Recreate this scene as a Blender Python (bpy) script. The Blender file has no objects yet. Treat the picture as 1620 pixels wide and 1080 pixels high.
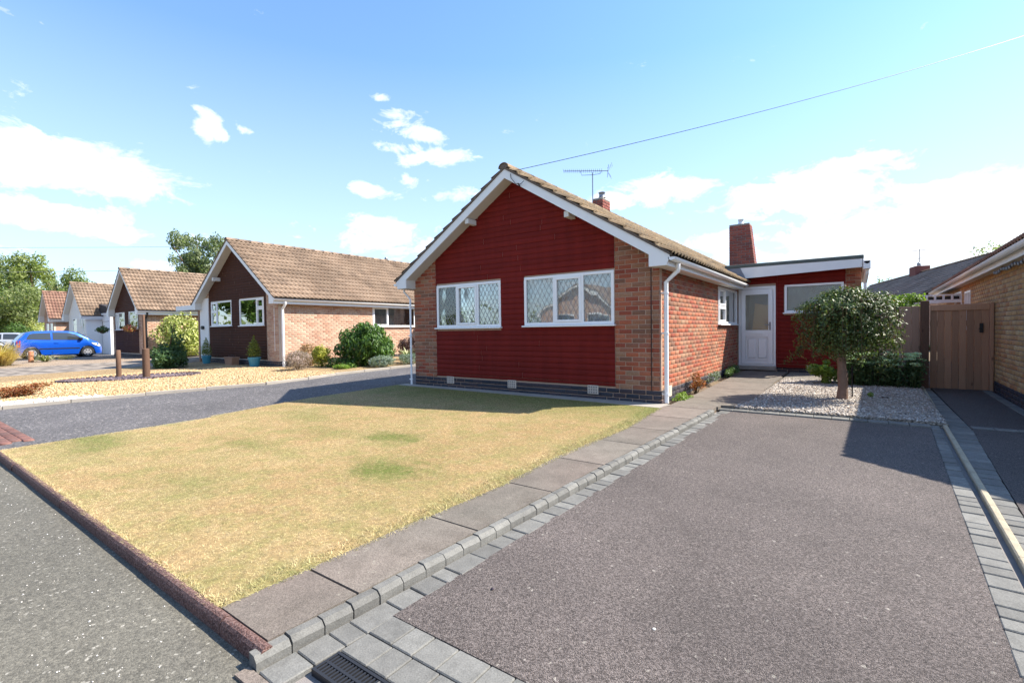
import bpy, math, random
import numpy as np
from mathutils import Matrix, Vector

random.seed(7)
rng = np.random.default_rng(11)
sc = bpy.context.scene
COL = sc.collection
R = math.radians

# ---------------------------------------------------------------- camera
CF, CYAW, CPITCH, CROLL = 757.61, R(35.653), R(-1.387), R(-0.762)
CPOS = Vector((2.4821, -7.419, 0.9893))
def cam_axes():
    cy, sy = math.cos(CYAW), math.sin(CYAW)
    fwd, right, up = Vector((-sy, cy, 0)), Vector((cy, sy, 0)), Vector((0, 0, 1))
    cp, sp = math.cos(CPITCH), math.sin(CPITCH)
    f2 = fwd * cp + up * sp; u2 = up * cp - fwd * sp
    cr, sr = math.cos(CROLL), math.sin(CROLL)
    return right * cr + u2 * sr, u2 * cr - right * sr, f2
CR, CU, CFW = cam_axes()
cam_data = bpy.data.cameras.new('camera'); cam = bpy.data.objects.new('camera', cam_data); COL.objects.link(cam)
cam_data.sensor_width = 36.0; cam_data.lens = CF / 1620 * 36; cam_data.clip_start = 0.05; cam_data.clip_end = 3000
mw = Matrix((CR, CU, -CFW)).transposed().to_4x4(); mw.translation = CPOS
cam.matrix_world = mw; sc.camera = cam
def ray(u, v):
    return (CFW * CF + CR * (u - 810) - CU * (v - 540)).normalized()
def project(p):
    d = Vector(p) - CPOS; z = d.dot(CFW)
    if z < 0.05: return None
    return 810 + CF * d.dot(CR) / z, 540 - CF * d.dot(CU) / z, z

# ---------------------------------------------------------------- sun, exposure
SUN = Vector((0.75, 0.62, 1.0)).normalized()
SUN_EL = math.asin(SUN.z); SUN_AZ = math.atan2(SUN.x, SUN.y)
sd = bpy.data.lights.new('sun', 'SUN'); so = bpy.data.objects.new('sun', sd); COL.objects.link(so)
sd.energy = 4.5; sd.angle = R(0.5); sd.color = (1.0, 0.93, 0.82)
so.rotation_euler = SUN.to_track_quat('Z', 'Y').to_euler()
sc.view_settings.view_transform = 'Standard'; sc.view_settings.look = 'None'
sc.view_settings.exposure = 1.45; sc.view_settings.gamma = 1.0
sc.view_settings.use_curve_mapping = False

# ---------------------------------------------------------------- node helper
class NT:
    def __init__(s, tree):
        s.t = tree; s.n = tree.nodes; s.l = tree.links
    def node(s, typ, **kw):
        n = s.n.new(typ)
        for k, v in kw.items(): setattr(n, k, v)
        return n
    def put(s, sock, v):
        if v is None: return
        if isinstance(v, bpy.types.NodeSocket): s.l.new(v, sock)
        elif isinstance(v, (tuple, list)):
            if len(v) == 3 and len(sock.default_value) == 4: v = tuple(v) + (1,)
            sock.default_value = v
        else: sock.default_value = v
    def math(s, op, a, b=None, c=None, clamp=False):
        n = s.node('ShaderNodeMath', operation=op, use_clamp=clamp)
        s.put(n.inputs[0], a); s.put(n.inputs[1], b)
        if c is not None: s.put(n.inputs[2], c)
        return n.outputs[0]
    def vmath(s, op, a, b=None):
        n = s.node('ShaderNodeVectorMath', operation=op); s.put(n.inputs[0], a); s.put(n.inputs[1], b)
        return n.outputs[0]
    def noise(s, vec, scale, detail=2.0, rough=0.5, dist=0.0):
        n = s.node('ShaderNodeTexNoise'); s.put(n.inputs['Vector'], vec)
        n.inputs['Scale'].default_value = scale; n.inputs['Detail'].default_value = detail
        n.inputs['Roughness'].default_value = rough; n.inputs['Distortion'].default_value = dist
        return n.outputs[0]
    def voro(s, vec, scale, out='Color', feature='F1'):
        n = s.node('ShaderNodeTexVoronoi', feature=feature); s.put(n.inputs['Vector'], vec)
        n.inputs['Scale'].default_value = scale
        return n.outputs[out]
    def ramp(s, fac, stops, interp='LINEAR'):
        n = s.node('ShaderNodeValToRGB'); s.put(n.inputs[0], fac); cr = n.color_ramp; cr.interpolation = interp
        while len(cr.elements) < len(stops): cr.elements.new(0.5)
        for e, (p, c) in zip(cr.elements, stops):
            e.position = p; e.color = (c, c, c, 1) if isinstance(c, (int, float)) else tuple(c) + (1,)
        return n.outputs[0]
    def mix(s, fac, a, b, mode='MIX'):
        n = s.node('ShaderNodeMix', data_type='RGBA', blend_type=mode); n.clamp_factor = True
        s.put(n.inputs[0], fac); s.put(n.inputs[6], a); s.put(n.inputs[7], b)
        return n.outputs[2]
    def sep(s, v):
        n = s.node('ShaderNodeSeparateXYZ'); s.put(n.inputs[0], v); return n.outputs
    def comb(s, x, y, z):
        n = s.node('ShaderNodeCombineXYZ'); s.put(n.inputs[0], x); s.put(n.inputs[1], y); s.put(n.inputs[2], z); return n.outputs[0]
    def pos(s): return s.node('ShaderNodeNewGeometry').outputs['Position']
    def obj(s): return s.node('ShaderNodeTexCoord').outputs['Object']
    def rnd(s):
        a = s.node('ShaderNodeObjectInfo').outputs['Random']; b = s.node('ShaderNodeNewGeometry').outputs['Random Per Island']
        return s.math('FRACT', s.math('ADD', a, b))
    def bump(s, h, strength, dist=0.01):
        n = s.node('ShaderNodeBump'); n.inputs['Strength'].default_value = strength; n.inputs['Distance'].default_value = dist
        s.put(n.inputs['Height'], h); return n.outputs[0]

def material(name):
    m = bpy.data.materials.new(name); m.use_nodes = True
    t = NT(m.node_tree); bs = t.n['Principled BSDF']
    bs.inputs['Specular IOR Level'].default_value = 0.3
    return m, t, bs
def simple(name, col, rough=0.6, var=0.12, scale=8.0, bump=0.0, bscale=60.0, spec=0.3, metal=0.0, per=0.0, coat=0.0):
    m, t, bs = material(name)
    n = t.noise(t.pos(), scale, 3.0, 0.6)
    c = t.mix(n, tuple(x * (1 - var) for x in col), tuple(min(1, x * (1 + var)) for x in col))
    if per:
        r = t.rnd()
        c = t.mix(1.0, c, t.ramp(r, [(0, 1 - per), (1, 1 + per)]), 'MULTIPLY')
    t.put(bs.inputs['Base Color'], c); bs.inputs['Roughness'].default_value = rough
    bs.inputs['Specular IOR Level'].default_value = spec; bs.inputs['Metallic'].default_value = metal
    bs.inputs['Coat Weight'].default_value = coat
    if bump: t.put(bs.inputs['Normal'], t.bump(t.noise(t.pos(), bscale, 3.0, 0.6), bump, 0.01))
    return m

def brick_mat(name, stops, speck=0.25):
    m, t, bs = material(name)
    r = t.rnd(); c = t.ramp(r, stops)
    p = t.pos()
    n = t.noise(p, 45, 3, 0.7); c = t.mix(1.0, c, t.ramp(n, [(0.3, 1 - speck), (0.7, 1 + speck)]), 'MULTIPLY')
    big = t.noise(p, 1.3, 2, 0.5); c = t.mix(1.0, c, t.ramp(big, [(0.3, 0.86), (0.7, 1.12)]), 'MULTIPLY')
    t.put(bs.inputs['Base Color'], c); bs.inputs['Roughness'].default_value = 0.88
    bs.inputs['Specular IOR Level'].default_value = 0.2
    t.put(bs.inputs['Normal'], t.bump(t.noise(p, 160, 3, 0.7), 0.5, 0.003))
    return m

M = {}
M['brick_red'] = brick_mat('brick_red', [(0, (.235, .058, .036)), (.2, (.345, .105, .055)), (.38, (.29, .14, .08)), (.55, (.18, .09, .060)), (.7, (.36, .12, .066)), (.85, (.29, .17, .105)), (1, (.26, .070, .045))])
M['brick_chimney'] = brick_mat('brick_chimney', [(0, (.20, .055, .045)), (.4, (.28, .09, .065)), (.7, (.17, .07, .06)), (1, (.25, .07, .05))])
M['brick_pink'] = brick_mat('brick_pink', [(0, (.40, .23, .155)), (.3, (.47, .31, .22)), (.55, (.37, .195, .13)), (.8, (.50, .35, .25)), (1, (.43, .26, .18))], 0.18)
M['brick_yellow'] = brick_mat('brick_yellow', [(0, (.36, .22, .10)), (.3, (.44, .29, .14)), (.55, (.38, .19, .09)), (.8, (.46, .33, .18)), (1, (.40, .25, .12))], 0.2)
M['brick_blue'] = brick_mat('brick_blue', [(0, (.030, .034, .045)), (.5, (.045, .045, .055)), (1, (.06, .045, .05))], 0.2)
M['brick_drive'] = brick_mat('brick_drive', [(0, (.13, .065, .055)), (.5, (.18, .09, .075)), (1, (.12, .07, .062))], 0.3)
M['mortar'] = simple('mortar', (.40, .28, .21), 0.95, 0.15, 6, 0.4, 150)
M['mortar_pale'] = simple('mortar_pale', (.52, .44, .36), 0.95, 0.12, 6, 0.3, 150)
M['mortar_dark'] = simple('mortar_dark', (.20, .18, .17), 0.95, 0.2, 10, 0.4, 150)

def board_mat(name, col, streak=0.18):
    m, t, bs = material(name)
    p = t.pos(); q = t.vmath('MULTIPLY', p, (1.0, 1.0, 0.12))
    c = t.mix(1.0, col, t.ramp(t.noise(q, 6, 4, 0.65), [(0.25, 1 - streak), (0.75, 1 + streak)]), 'MULTIPLY')
    g = t.noise(t.vmath('MULTIPLY', p, (0.6, 0.6, 14.0)), 7, 3, 0.6)
    c = t.mix(1.0, c, t.ramp(g, [(0.3, 0.88), (0.7, 1.12)]), 'MULTIPLY')
    c = t.mix(1.0, c, t.ramp(t.rnd(), [(0, .92), (1, 1.08)]), 'MULTIPLY')
    t.put(bs.inputs['Base Color'], c); bs.inputs['Roughness'].default_value = 0.7
    bs.inputs['Specular IOR Level'].default_value = 0.12
    t.put(bs.inputs['Normal'], t.bump(g, 0.35, 0.003))
    return m
M['board_red'] = board_mat('board_red', (.150, .013, .0095))
M['board_brown'] = board_mat('board_brown', (.062, .022, .012))
def wood_mat(name, c1, c2):
    m, t, bs = material(name)
    p = t.pos(); r = t.rnd()
    off = t.vmath('ADD', p, t.comb(t.math('MULTIPLY', r, 31.0), t.math('MULTIPLY', r, 17.0), t.math('MULTIPLY', r, 9.0)))
    g = t.noise(t.vmath('MULTIPLY', off, (14, 14, 0.8)), 5, 4, 0.6, 0.6)
    c = t.mix(g, c1, c2)
    kn = t.voro(t.vmath('MULTIPLY', off, (5.5, 5.5, 2.4)), 1.0, 'Distance')
    c = t.mix(t.ramp(kn, [(0.05, 0.75), (0.13, 0.0)]), c, (.03, .014, .008))
    c = t.mix(1.0, c, t.ramp(r, [(0, .75), (1, 1.2)]), 'MULTIPLY')
    t.put(bs.inputs['Base Color'], c); bs.inputs['Roughness'].default_value = 0.8
    t.put(bs.inputs['Normal'], t.bump(g, 0.4, 0.004))
    return m
M['wood'] = wood_mat('wood', (.30, .155, .09), (.43, .25, .155))
M['wood_grey'] = wood_mat('wood_grey', (.28, .165, .11), (.40, .27, .195))
M['wood_log'] = wood_mat('wood_log', (.085, .045, .028), (.15, .085, .055))
M['wood_terracotta'] = simple('terracotta', (.42, .17, .09), 0.8, 0.2)

M['upvc'] = simple('upvc', (.80, .80, .80), 0.28, 0.02, 4, spec=0.5)
M['white_paint'] = simple('white_paint', (.76, .76, .75), 0.5, 0.06, 5)
M['soffit'] = simple('soffit', (.62, .60, .56), 0.7, 0.08, 5)
M['render_white'] = simple('render_white', (.78, .76, .72), 0.9, 0.05, 3, 0.2, 80)
M['render_cream'] = simple('render_cream', (.62, .52, .42), 0.9, 0.05, 3, 0.2, 80)
M['black_plastic'] = simple('black_plastic', (.02, .02, .022), 0.4, 0.1)
M['cable'] = simple('cable', (.03, .02, .02), 0.5, 0.1)
M['metal_grey'] = simple('metal_grey', (.25, .26, .28), 0.4, 0.1, metal=0.7)
M['lead'] = simple('lead', (.26, .26, .27), 0.5, 0.1)
M['lead_sheet'] = simple('lead_sheet', (.20, .22, .26), 0.5, 0.2, 9)
M['felt'] = simple('felt', (.10, .12, .11), 0.85, 0.25, 9, 0.3, 120)
M['felt_black'] = simple('felt_black', (.04, .035, .035), 0.8, 0.25, 9)
M['pot_blue'] = simple('pot_blue', (.05, .25, .33), 0.35, 0.15, 12, spec=0.5)
M['clay'] = simple('clay', (.33, .19, .12), 0.8, 0.15)
M['concrete'] = simple('concrete', (.30, .27, .235), 0.92, 0.28, 2.2, 0.5, 90)
M['interior'] = simple('interior', (.22, .17, .13), 0.9, 0.1)
M['interior_tan'] = simple('interior_tan', (.62, .30, .10), 0.9, 0.05)
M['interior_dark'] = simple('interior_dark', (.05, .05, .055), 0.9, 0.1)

def curtain_mat(name, c1, c2, scale=26):
    m, t, bs = material(name)
    p = t.pos(); n = t.noise(t.vmath('MULTIPLY', p, (1, 1, .55)), scale, 2, .5)
    c = t.mix(t.ramp(n, [(.42, 0.), (.58, 1.)]), c1, c2)
    t.put(bs.inputs['Base Color'], c); bs.inputs['Roughness'].default_value = .9
    return m
M['curtain_pink'] = curtain_mat('curtain_pink', (.62, .50, .51), (.84, .76, .77))
M['curtain_grey'] = curtain_mat('curtain_grey', (.50, .50, .52), (.58, .58, .60), 5)
M['glow_tan'] = simple('glow_tan', (.95, .47, .14), .9, .15, 3)  # warm indoor light put into a plain surface colour
M['blind_dark'] = curtain_mat('blind_dark', (.20, .20, .19), (.30, .30, .28), 3)

def glass_mat(name, tint=(.9, .95, .95), refl=0.10, rough=0.0, wob=0.0):
    m, t, bs = material(name)
    t.n.remove(bs); out = t.n['Material Output']
    tr = t.node('ShaderNodeBsdfTransparent'); tr.inputs[0].default_value = tint + (1,)
    gl = t.node('ShaderNodeBsdfGlossy'); gl.inputs['Roughness'].default_value = rough; gl.inputs[0].default_value = (1, 1, 1, 1)
    if wob: t.put(gl.inputs['Normal'], t.bump(t.noise(t.pos(), 1.7, 1, .5), wob, .02))
    fr = t.node('ShaderNodeFresnel'); fr.inputs[0].default_value = 1.5
    f = t.math('ADD', t.math('MULTIPLY', fr.outputs[0], 1.5), refl, clamp=True)
    mx = t.node('ShaderNodeMixShader'); t.l.new(f, mx.inputs[0]); t.l.new(tr.outputs[0], mx.inputs[1]); t.l.new(gl.outputs[0], mx.inputs[2])
    t.l.new(mx.outputs[0], out.inputs['Surface'])
    return m
M['glass'] = glass_mat('glass', refl=.045, wob=.3)
M['glass_clear'] = glass_mat('glass_clear', refl=.04, wob=.1)
M['glass_green'] = glass_mat('glass_green', tint=(.5, .6, .55), refl=.30, wob=.1)
def frosted():
    m, t, bs = material('frosted_glass')
    t.n.remove(bs); out = t.n['Material Output']
    nb = t.bump(t.noise(t.pos(), 90, 2, .6), .5, .01)
    tl = t.node('ShaderNodeBsdfTranslucent'); tl.inputs[0].default_value = (.7, .72, .68, 1)
    rf = t.node('ShaderNodeBsdfTransparent'); rf.inputs[0].default_value = (.85, .88, .82, 1)
    df = t.node('ShaderNodeBsdfDiffuse'); df.inputs[0].default_value = (.25, .28, .24, 1)
    gl = t.node('ShaderNodeBsdfGlossy'); gl.inputs['Roughness'].default_value = .22; t.put(gl.inputs['Normal'], nb)
    m1 = t.node('ShaderNodeMixShader'); m1.inputs[0].default_value = .22
    t.l.new(rf.outputs[0], m1.inputs[1]); t.l.new(df.outputs[0], m1.inputs[2])
    m2 = t.node('ShaderNodeMixShader'); m2.inputs[0].default_value = .12
    t.l.new(m1.outputs[0], m2.inputs[1]); t.l.new(gl.outputs[0], m2.inputs[2]); t.l.new(m2.outputs[0], out.inputs['Surface'])
    return m
M['frosted'] = frosted()

def tile_mat(name, stops, lichen=(.42, .38, .24), lich=0.5):
    m, t, bs = material(name)
    p = t.pos(); c = t.ramp(t.rnd(), stops)
    n = t.noise(p, 30, 4, .7); c = t.mix(1.0, c, t.ramp(n, [(.3, .72), (.7, 1.25)]), 'MULTIPLY')
    l = t.ramp(t.noise(p, 9, 4, .75), [(.58, 0.), (.72, lich)]); c = t.mix(l, c, lichen)
    d = t.ramp(t.noise(p, .7, 2, .5), [(.35, .82), (.65, 1.12)]); c = t.mix(1.0, c, d, 'MULTIPLY')
    t.put(bs.inputs['Base Color'], c); bs.inputs['Roughness'].default_value = .9; bs.inputs['Specular IOR Level'].default_value = .15
    t.put(bs.inputs['Normal'], t.bump(t.noise(p, 120, 3, .7), .5, .005))
    return m
M['tile_old'] = tile_mat('tile_old', [(0, (.17, .12, .075)), (.5, (.22, .16, .10)), (1, (.15, .115, .08))], (.42, .38, .24), .6)
M['tile_tan'] = tile_mat('tile_tan', [(0, (.21, .145, .102)), (.5, (.26, .185, .132)), (1, (.18, .127, .092))], (.36, .30, .23), .5)
M['tile_dark'] = tile_mat('tile_dark', [(0, (.19, .155, .135)), (.5, (.24, .195, .17)), (1, (.16, .135, .12))], (.32, .28, .23), .4)
M['tile_orange'] = tile_mat('tile_orange', [(0, (.22, .12, .09)), (1, (.27, .16, .115))], (.3, .24, .18), .4)
M['verge'] = tile_mat('verge', [(0, (.14, .11, .09)), (1, (.17, .13, .10))], (.30, .28, .24), .4)

def asphalt_mat(name, cols, scale, bump=.8, light=(.5, .48, .46), lfrac=.985, big=.12, chip=50):
    m, t, bs = material(name)
    p = t.pos(); v = t.voro(p, scale, 'Color'); vx = t.sep(v)[0]
    c = t.ramp(vx, [(0, cols[0]), (.45, cols[1]), (.8, cols[2]), (1, cols[2])])
    v2 = t.sep(t.voro(p, chip, 'Color'))[1]; c = t.mix(t.ramp(v2, [(lfrac, 0.), (min(1, lfrac + .008), .8)]), c, light)
    n = t.noise(p, .9, 3, .6); c = t.mix(1.0, c, t.ramp(n, [(.3, 1 - big), (.7, 1 + big)]), 'MULTIPLY')
    n2 = t.noise(p, scale * .25, 2, .6); c = t.mix(1.0, c, t.ramp(n2, [(.3, .75), (.7, 1.25)]), 'MULTIPLY')
    t.put(bs.inputs['Base Color'], c); bs.inputs['Roughness'].default_value = .82; bs.inputs['Specular IOR Level'].default_value = .35
    d = t.voro(p, scale, 'Distance'); h = t.math('SUBTRACT', 1.0, d)
    t.put(bs.inputs['Normal'], t.bump(h, bump, .01))
    return m
M['asphalt_new'] = asphalt_mat('asphalt_new', [(.033, .026, .022), (.084, .067, .060), (.160, .133, .120)], 230, .6, (.30, .27, .23), .993, .2, chip=80)
M['asphalt_old'] = asphalt_mat('asphalt_old', [(.050, .045, .045), (.085, .078, .077), (.13, .12, .117)], 75, .6, (.33, .30, .27), .965, .2, chip=48)
M['road'] = asphalt_mat('road', [(.072, .066, .052), (.102, .093, .074), (.138, .126, .100)], 180, .3, (.27, .25, .21), .972, .12, chip=80)
M['asphalt_right'] = asphalt_mat('asphalt_right', [(.030, .023, .020), (.062, .050, .046), (.115, .097, .09)], 230, .55, (.26, .24, .21), .994, chip=80)

def ground_mat(name, a, b, scale=.6, fine=60, bump=.6):
    m, t, bs = material(name); p = t.pos()
    c = t.mix(t.ramp(t.noise(p, scale, 4, .65), [(.3, 0.), (.7, 1.)]), a, b)
    c = t.mix(1.0, c, t.ramp(t.noise(p, fine, 3, .7), [(.3, .65), (.7, 1.35)]), 'MULTIPLY')
    t.put(bs.inputs['Base Color'], c); bs.inputs['Roughness'].default_value = .95; bs.inputs['Specular IOR Level'].default_value = .1
    t.put(bs.inputs['Normal'], t.bump(t.noise(p, fine, 3, .7), bump, .02))
    return m
M['soil'] = ground_mat('soil', (.13, .095, .065), (.20, .15, .10))
M['far_grass'] = ground_mat('far_grass', (.10, .12, .04), (.22, .19, .09), .2, 20)
def gravel_mat(name, cols, scale=42, bump=1.0):
    m, t, bs = material(name); p = t.pos()
    v = t.sep(t.voro(p, scale, 'Color'))[0]; d = t.voro(p, scale, 'Distance')
    c = t.ramp(v, [(i / (len(cols) - 1), k) for i, k in enumerate(cols)])
    c = t.mix(1.0, c, t.ramp(d, [(.25, 1.0), (.7, .45)]), 'MULTIPLY')
    c = t.mix(1.0, c, t.ramp(t.noise(p, .8, 3, .6), [(.3, .9), (.7, 1.1)]), 'MULTIPLY')
    t.put(bs.inputs['Base Color'], c); bs.inputs['Roughness'].default_value = .9
    t.put(bs.inputs['Normal'], t.bump(t.math('SUBTRACT', 1.0, d), bump, .02))
    return m
M['gravel_gold'] = gravel_mat('gravel_gold', [(.30, .19, .085), (.43, .29, .14), (.50, .36, .20), (.36, .25, .12)], 34)
M['gravel_pink'] = gravel_mat('gravel_pink', [(.33, .24, .165), (.42, .32, .23), (.46, .36, .27)], 30)
M['gravel_white'] = gravel_mat('gravel_white', [(.14, .12, .10), (.28, .25, .21), (.38, .34, .29), (.22, .18, .14)], 40)
M['slate'] = gravel_mat('slate', [(.10, .075, .085), (.18, .13, .14), (.13, .10, .12)], 24)
M['gravel_drive'] = gravel_mat('gravel_drive', [(.24, .20, .165), (.31, .26, .215), (.27, .23, .19)], 3)
def pebble_mat(name, cols):
    m, t, bs = material(name); c = t.ramp(t.rnd(), [(i / (len(cols) - 1), k) for i, k in enumerate(cols)])
    t.put(bs.inputs['Base Color'], c); bs.inputs['Roughness'].default_value = .75
    return m
M['pebble_white'] = pebble_mat('pebble_white', [(0.459, 0.41, 0.353), (0.197, 0.172, 0.148), (0.361, 0.295, 0.238), (0.131, 0.115, 0.107), (0.541, 0.508, 0.459), (0.295, 0.23, 0.172), (0.246, 0.23, 0.213)])
M['pebble_gold'] = pebble_mat('pebble_gold', [(.48, .33, .165), (.33, .21, .10), (.56, .43, .26), (.42, .28, .14)])
M['pebble_slate'] = pebble_mat('pebble_slate', [(.12, .09, .10), (.2, .15, .165), (.15, .12, .14)])
M['pebble_pale'] = pebble_mat('pebble_pale', [(.7, .66, .6), (.5, .46, .42), (.62, .6, .58)])

def sett_mat(name, a, b):
    m, t, bs = material(name); p = t.pos()
    c = t.ramp(t.rnd(), [(0, a), (1, b)])
    c = t.mix(1.0, c, t.ramp(t.noise(p, 14, 4, .7), [(.3, .82), (.7, 1.18)]), 'MULTIPLY')
    c = t.mix(1.0, c, t.ramp(t.noise(p, 150, 2, .6), [(.3, .8), (.7, 1.2)]), 'MULTIPLY')
    t.put(bs.inputs['Base Color'], c); bs.inputs['Roughness'].default_value = .85
    t.put(bs.inputs['Normal'], t.bump(t.noise(p, 110, 3, .7), .5, .004))
    return m
M['sett'] = sett_mat('sett', (.112, .108, .099), (.165, .160, .146))
M['kerb_red'] = asphalt_mat('kerb_red', [(.050, .024, .020), (.105, .052, .042), (.17, .105, .09)], 170, .35, (.2, .15, .13), .998)
M['kerb_cream'] = simple('kerb_cream', (.33, .28, .20), .9, .35, 14, .5, 90)
def slab_mat(name, col, pink):
    m, t, bs = material(name); p = t.pos()
    c = t.mix(t.ramp(t.noise(p, .55, 2, .5), [(.35, 0.), (.65, 1.)]), col, pink)
    c = t.mix(1.0, c, t.ramp(t.rnd(), [(0, .88), (1, 1.1)]), 'MULTIPLY')
    c = t.mix(1.0, c, t.ramp(t.noise(p, 5, 4, .65), [(.3, .84), (.7, 1.15)]), 'MULTIPLY')
    c = t.mix(t.ramp(t.noise(p, 17, 4, .8), [(.62, 0.), (.72, .5)]), c, (.30, .28, .22)); c = t.mix(t.ramp(t.noise(p, 2.3, 4, .7), [(.56, 0.), (.7, .5)]), c, (.085, .07, .055))
    v = t.sep(t.voro(p, 230, 'Color'))[0]; c = t.mix(1.0, c, t.ramp(v, [(0, .7), (.5, 1.0), (1, 1.35)]), 'MULTIPLY')
    t.put(bs.inputs['Base Color'], c); bs.inputs['Roughness'].default_value = .9
    t.put(bs.inputs['Normal'], t.bump(t.noise(p, 120, 3, .7), .45, .004))
    return m
M['slab'] = slab_mat('slab', (.128, .114, .094), (.155, .122, .102))

def foliage_mat(name, stops, trans=.35, big=1.6):
    m, t, bs = material(name)
    r = t.rnd(); c = t.ramp(r, stops)
    c = t.mix(1.0, c, t.ramp(t.noise(t.pos(), big, 2, .5), [(.3, .78), (.7, 1.22)]), 'MULTIPLY')
    t.put(bs.inputs['Base Color'], c); bs.inputs['Roughness'].default_value = .5
    bs.inputs['Specular IOR Level'].default_value = .35
    tl = t.node('ShaderNodeBsdfTranslucent'); t.put(tl.inputs[0], t.mix(1.0, c, (1.2, 1.35, .6), 'MULTIPLY'))
    mx = t.node('ShaderNodeMixShader'); mx.inputs[0].default_value = trans
    t.l.new(bs.outputs[0], mx.inputs[1]); t.l.new(tl.outputs[0], mx.inputs[2]); t.l.new(mx.outputs[0], t.n['Material Output'].inputs['Surface'])
    return m
M['leaf_mop'] = foliage_mat('leaf_mop', [(0, (.034, .056, .016)), (.5, (.060, .092, .024)), (.95, (.125, .16, .038)), (.982, (.16, .17, .05)), (.99, (.24, .09, .03)), (1, (.22, .06, .03))], .25)
M['leaf_bright'] = foliage_mat('leaf_bright', [(0, (.12, .20, .03)), (.5, (.18, .27, .05)), (1, (.24, .32, .07))], .4)
M['leaf_sedum'] = foliage_mat('leaf_sedum', [(0, (.045, .085, .035)), (1, (.08, .13, .05))], .25)
M['sedum_head'] = foliage_mat('sedum_head', [(0, (.38, .50, .26)), (1, (.52, .64, .36))], .25)
M['leaf_mound'] = foliage_mat('leaf_mound', [(0, (.03, .07, .015)), (.6, (.065, .135, .022)), (1, (.13, .21, .04))], .25)
M['leaf_yellow'] = foliage_mat('leaf_yellow', [(0, (.20, .24, .03)), (.5, (.34, .34, .05)), (1, (.42, .38, .08))], .3)
M['leaf_conifer'] = foliage_mat('leaf_conifer', [(0, (.16, .20, .03)), (1, (.28, .32, .05))], .3)
M['leaf_brown'] = foliage_mat('leaf_brown', [(0, (.22, .12, .07)), (.6, (.32, .19, .10)), (1, (.38, .28, .14))], .3)
M['leaf_greymauve'] = foliage_mat('leaf_greymauve', [(0, (.26, .19, .17)), (1, (.42, .33, .30))], .3)
M['leaf_silver'] = foliage_mat('leaf_silver', [(0, (.14, .18, .14)), (1, (.26, .32, .25))], .25)
M['leaf_rust'] = foliage_mat('leaf_rust', [(0, (.20, .05, .02)), (.5, (.33, .10, .03)), (.8, (.22, .14, .05)), (1, (.42, .2, .08))], .3)
M['leaf_spiky'] = foliage_mat('leaf_spiky', [(0, (.10, .13, .04)), (.6, (.22, .24, .10)), (1, (.45, .42, .26))], .25)
M['leaf_purple'] = foliage_mat('leaf_purple', [(0, (.06, .03, .03)), (1, (.12, .06, .05))], .2)
M['leaf_varieg'] = foliage_mat('leaf_varieg', [(0, (.16, .20, .04)), (.4, (.36, .40, .10)), (1, (.62, .60, .28))], .35)
M['leaf_dark'] = foliage_mat('leaf_dark', [(0, (.045, .09, .03)), (1, (.10, .17, .06))], .3)
M['leaf_tree_a'] = foliage_mat('leaf_tree_a', [(0, (.14, .18, .05)), (.6, (.21, .25, .075)), (1, (.29, .32, .11))], .45, .25)
M['leaf_tree_b'] = foliage_mat('leaf_tree_b', [(0, (.10, .145, .04)), (.6, (.16, .205, .06)), (1, (.24, .27, .085))], .45, .25)
M['leaf_tree_c'] = foliage_mat('leaf_tree_c', [(0, (.16, .20, .08)), (.6, (.23, .27, .11)), (1, (.31, .34, .15))], .45, .25)
M['leaf_birch'] = foliage_mat('leaf_birch', [(0, (.12, .16, .08)), (.6, (.18, .22, .11)), (1, (.25, .28, .15))], .45, .3)
M['straw'] = foliage_mat('straw', [(0, (.50, .36, .14)), (.5, (.62, .48, .22)), (1, (.70, .58, .32))], .4)
M['bark'] = simple('bark', (.16, .10, .065), .95, .35, 12, .9, 45)
M['bark_mop'] = simple('bark_mop', (.20, .13, .095), .95, .35, 16, 1.0, 60)
M['stem'] = simple('stem', (.10, .07, .035), .9, .2)
M['flower_pink'] = foliage_mat('flower_pink', [(0, (.55, .08, .10)), (.5, (.6, .3, .1)), (1, (.12, .16, .05))], .2)

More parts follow.
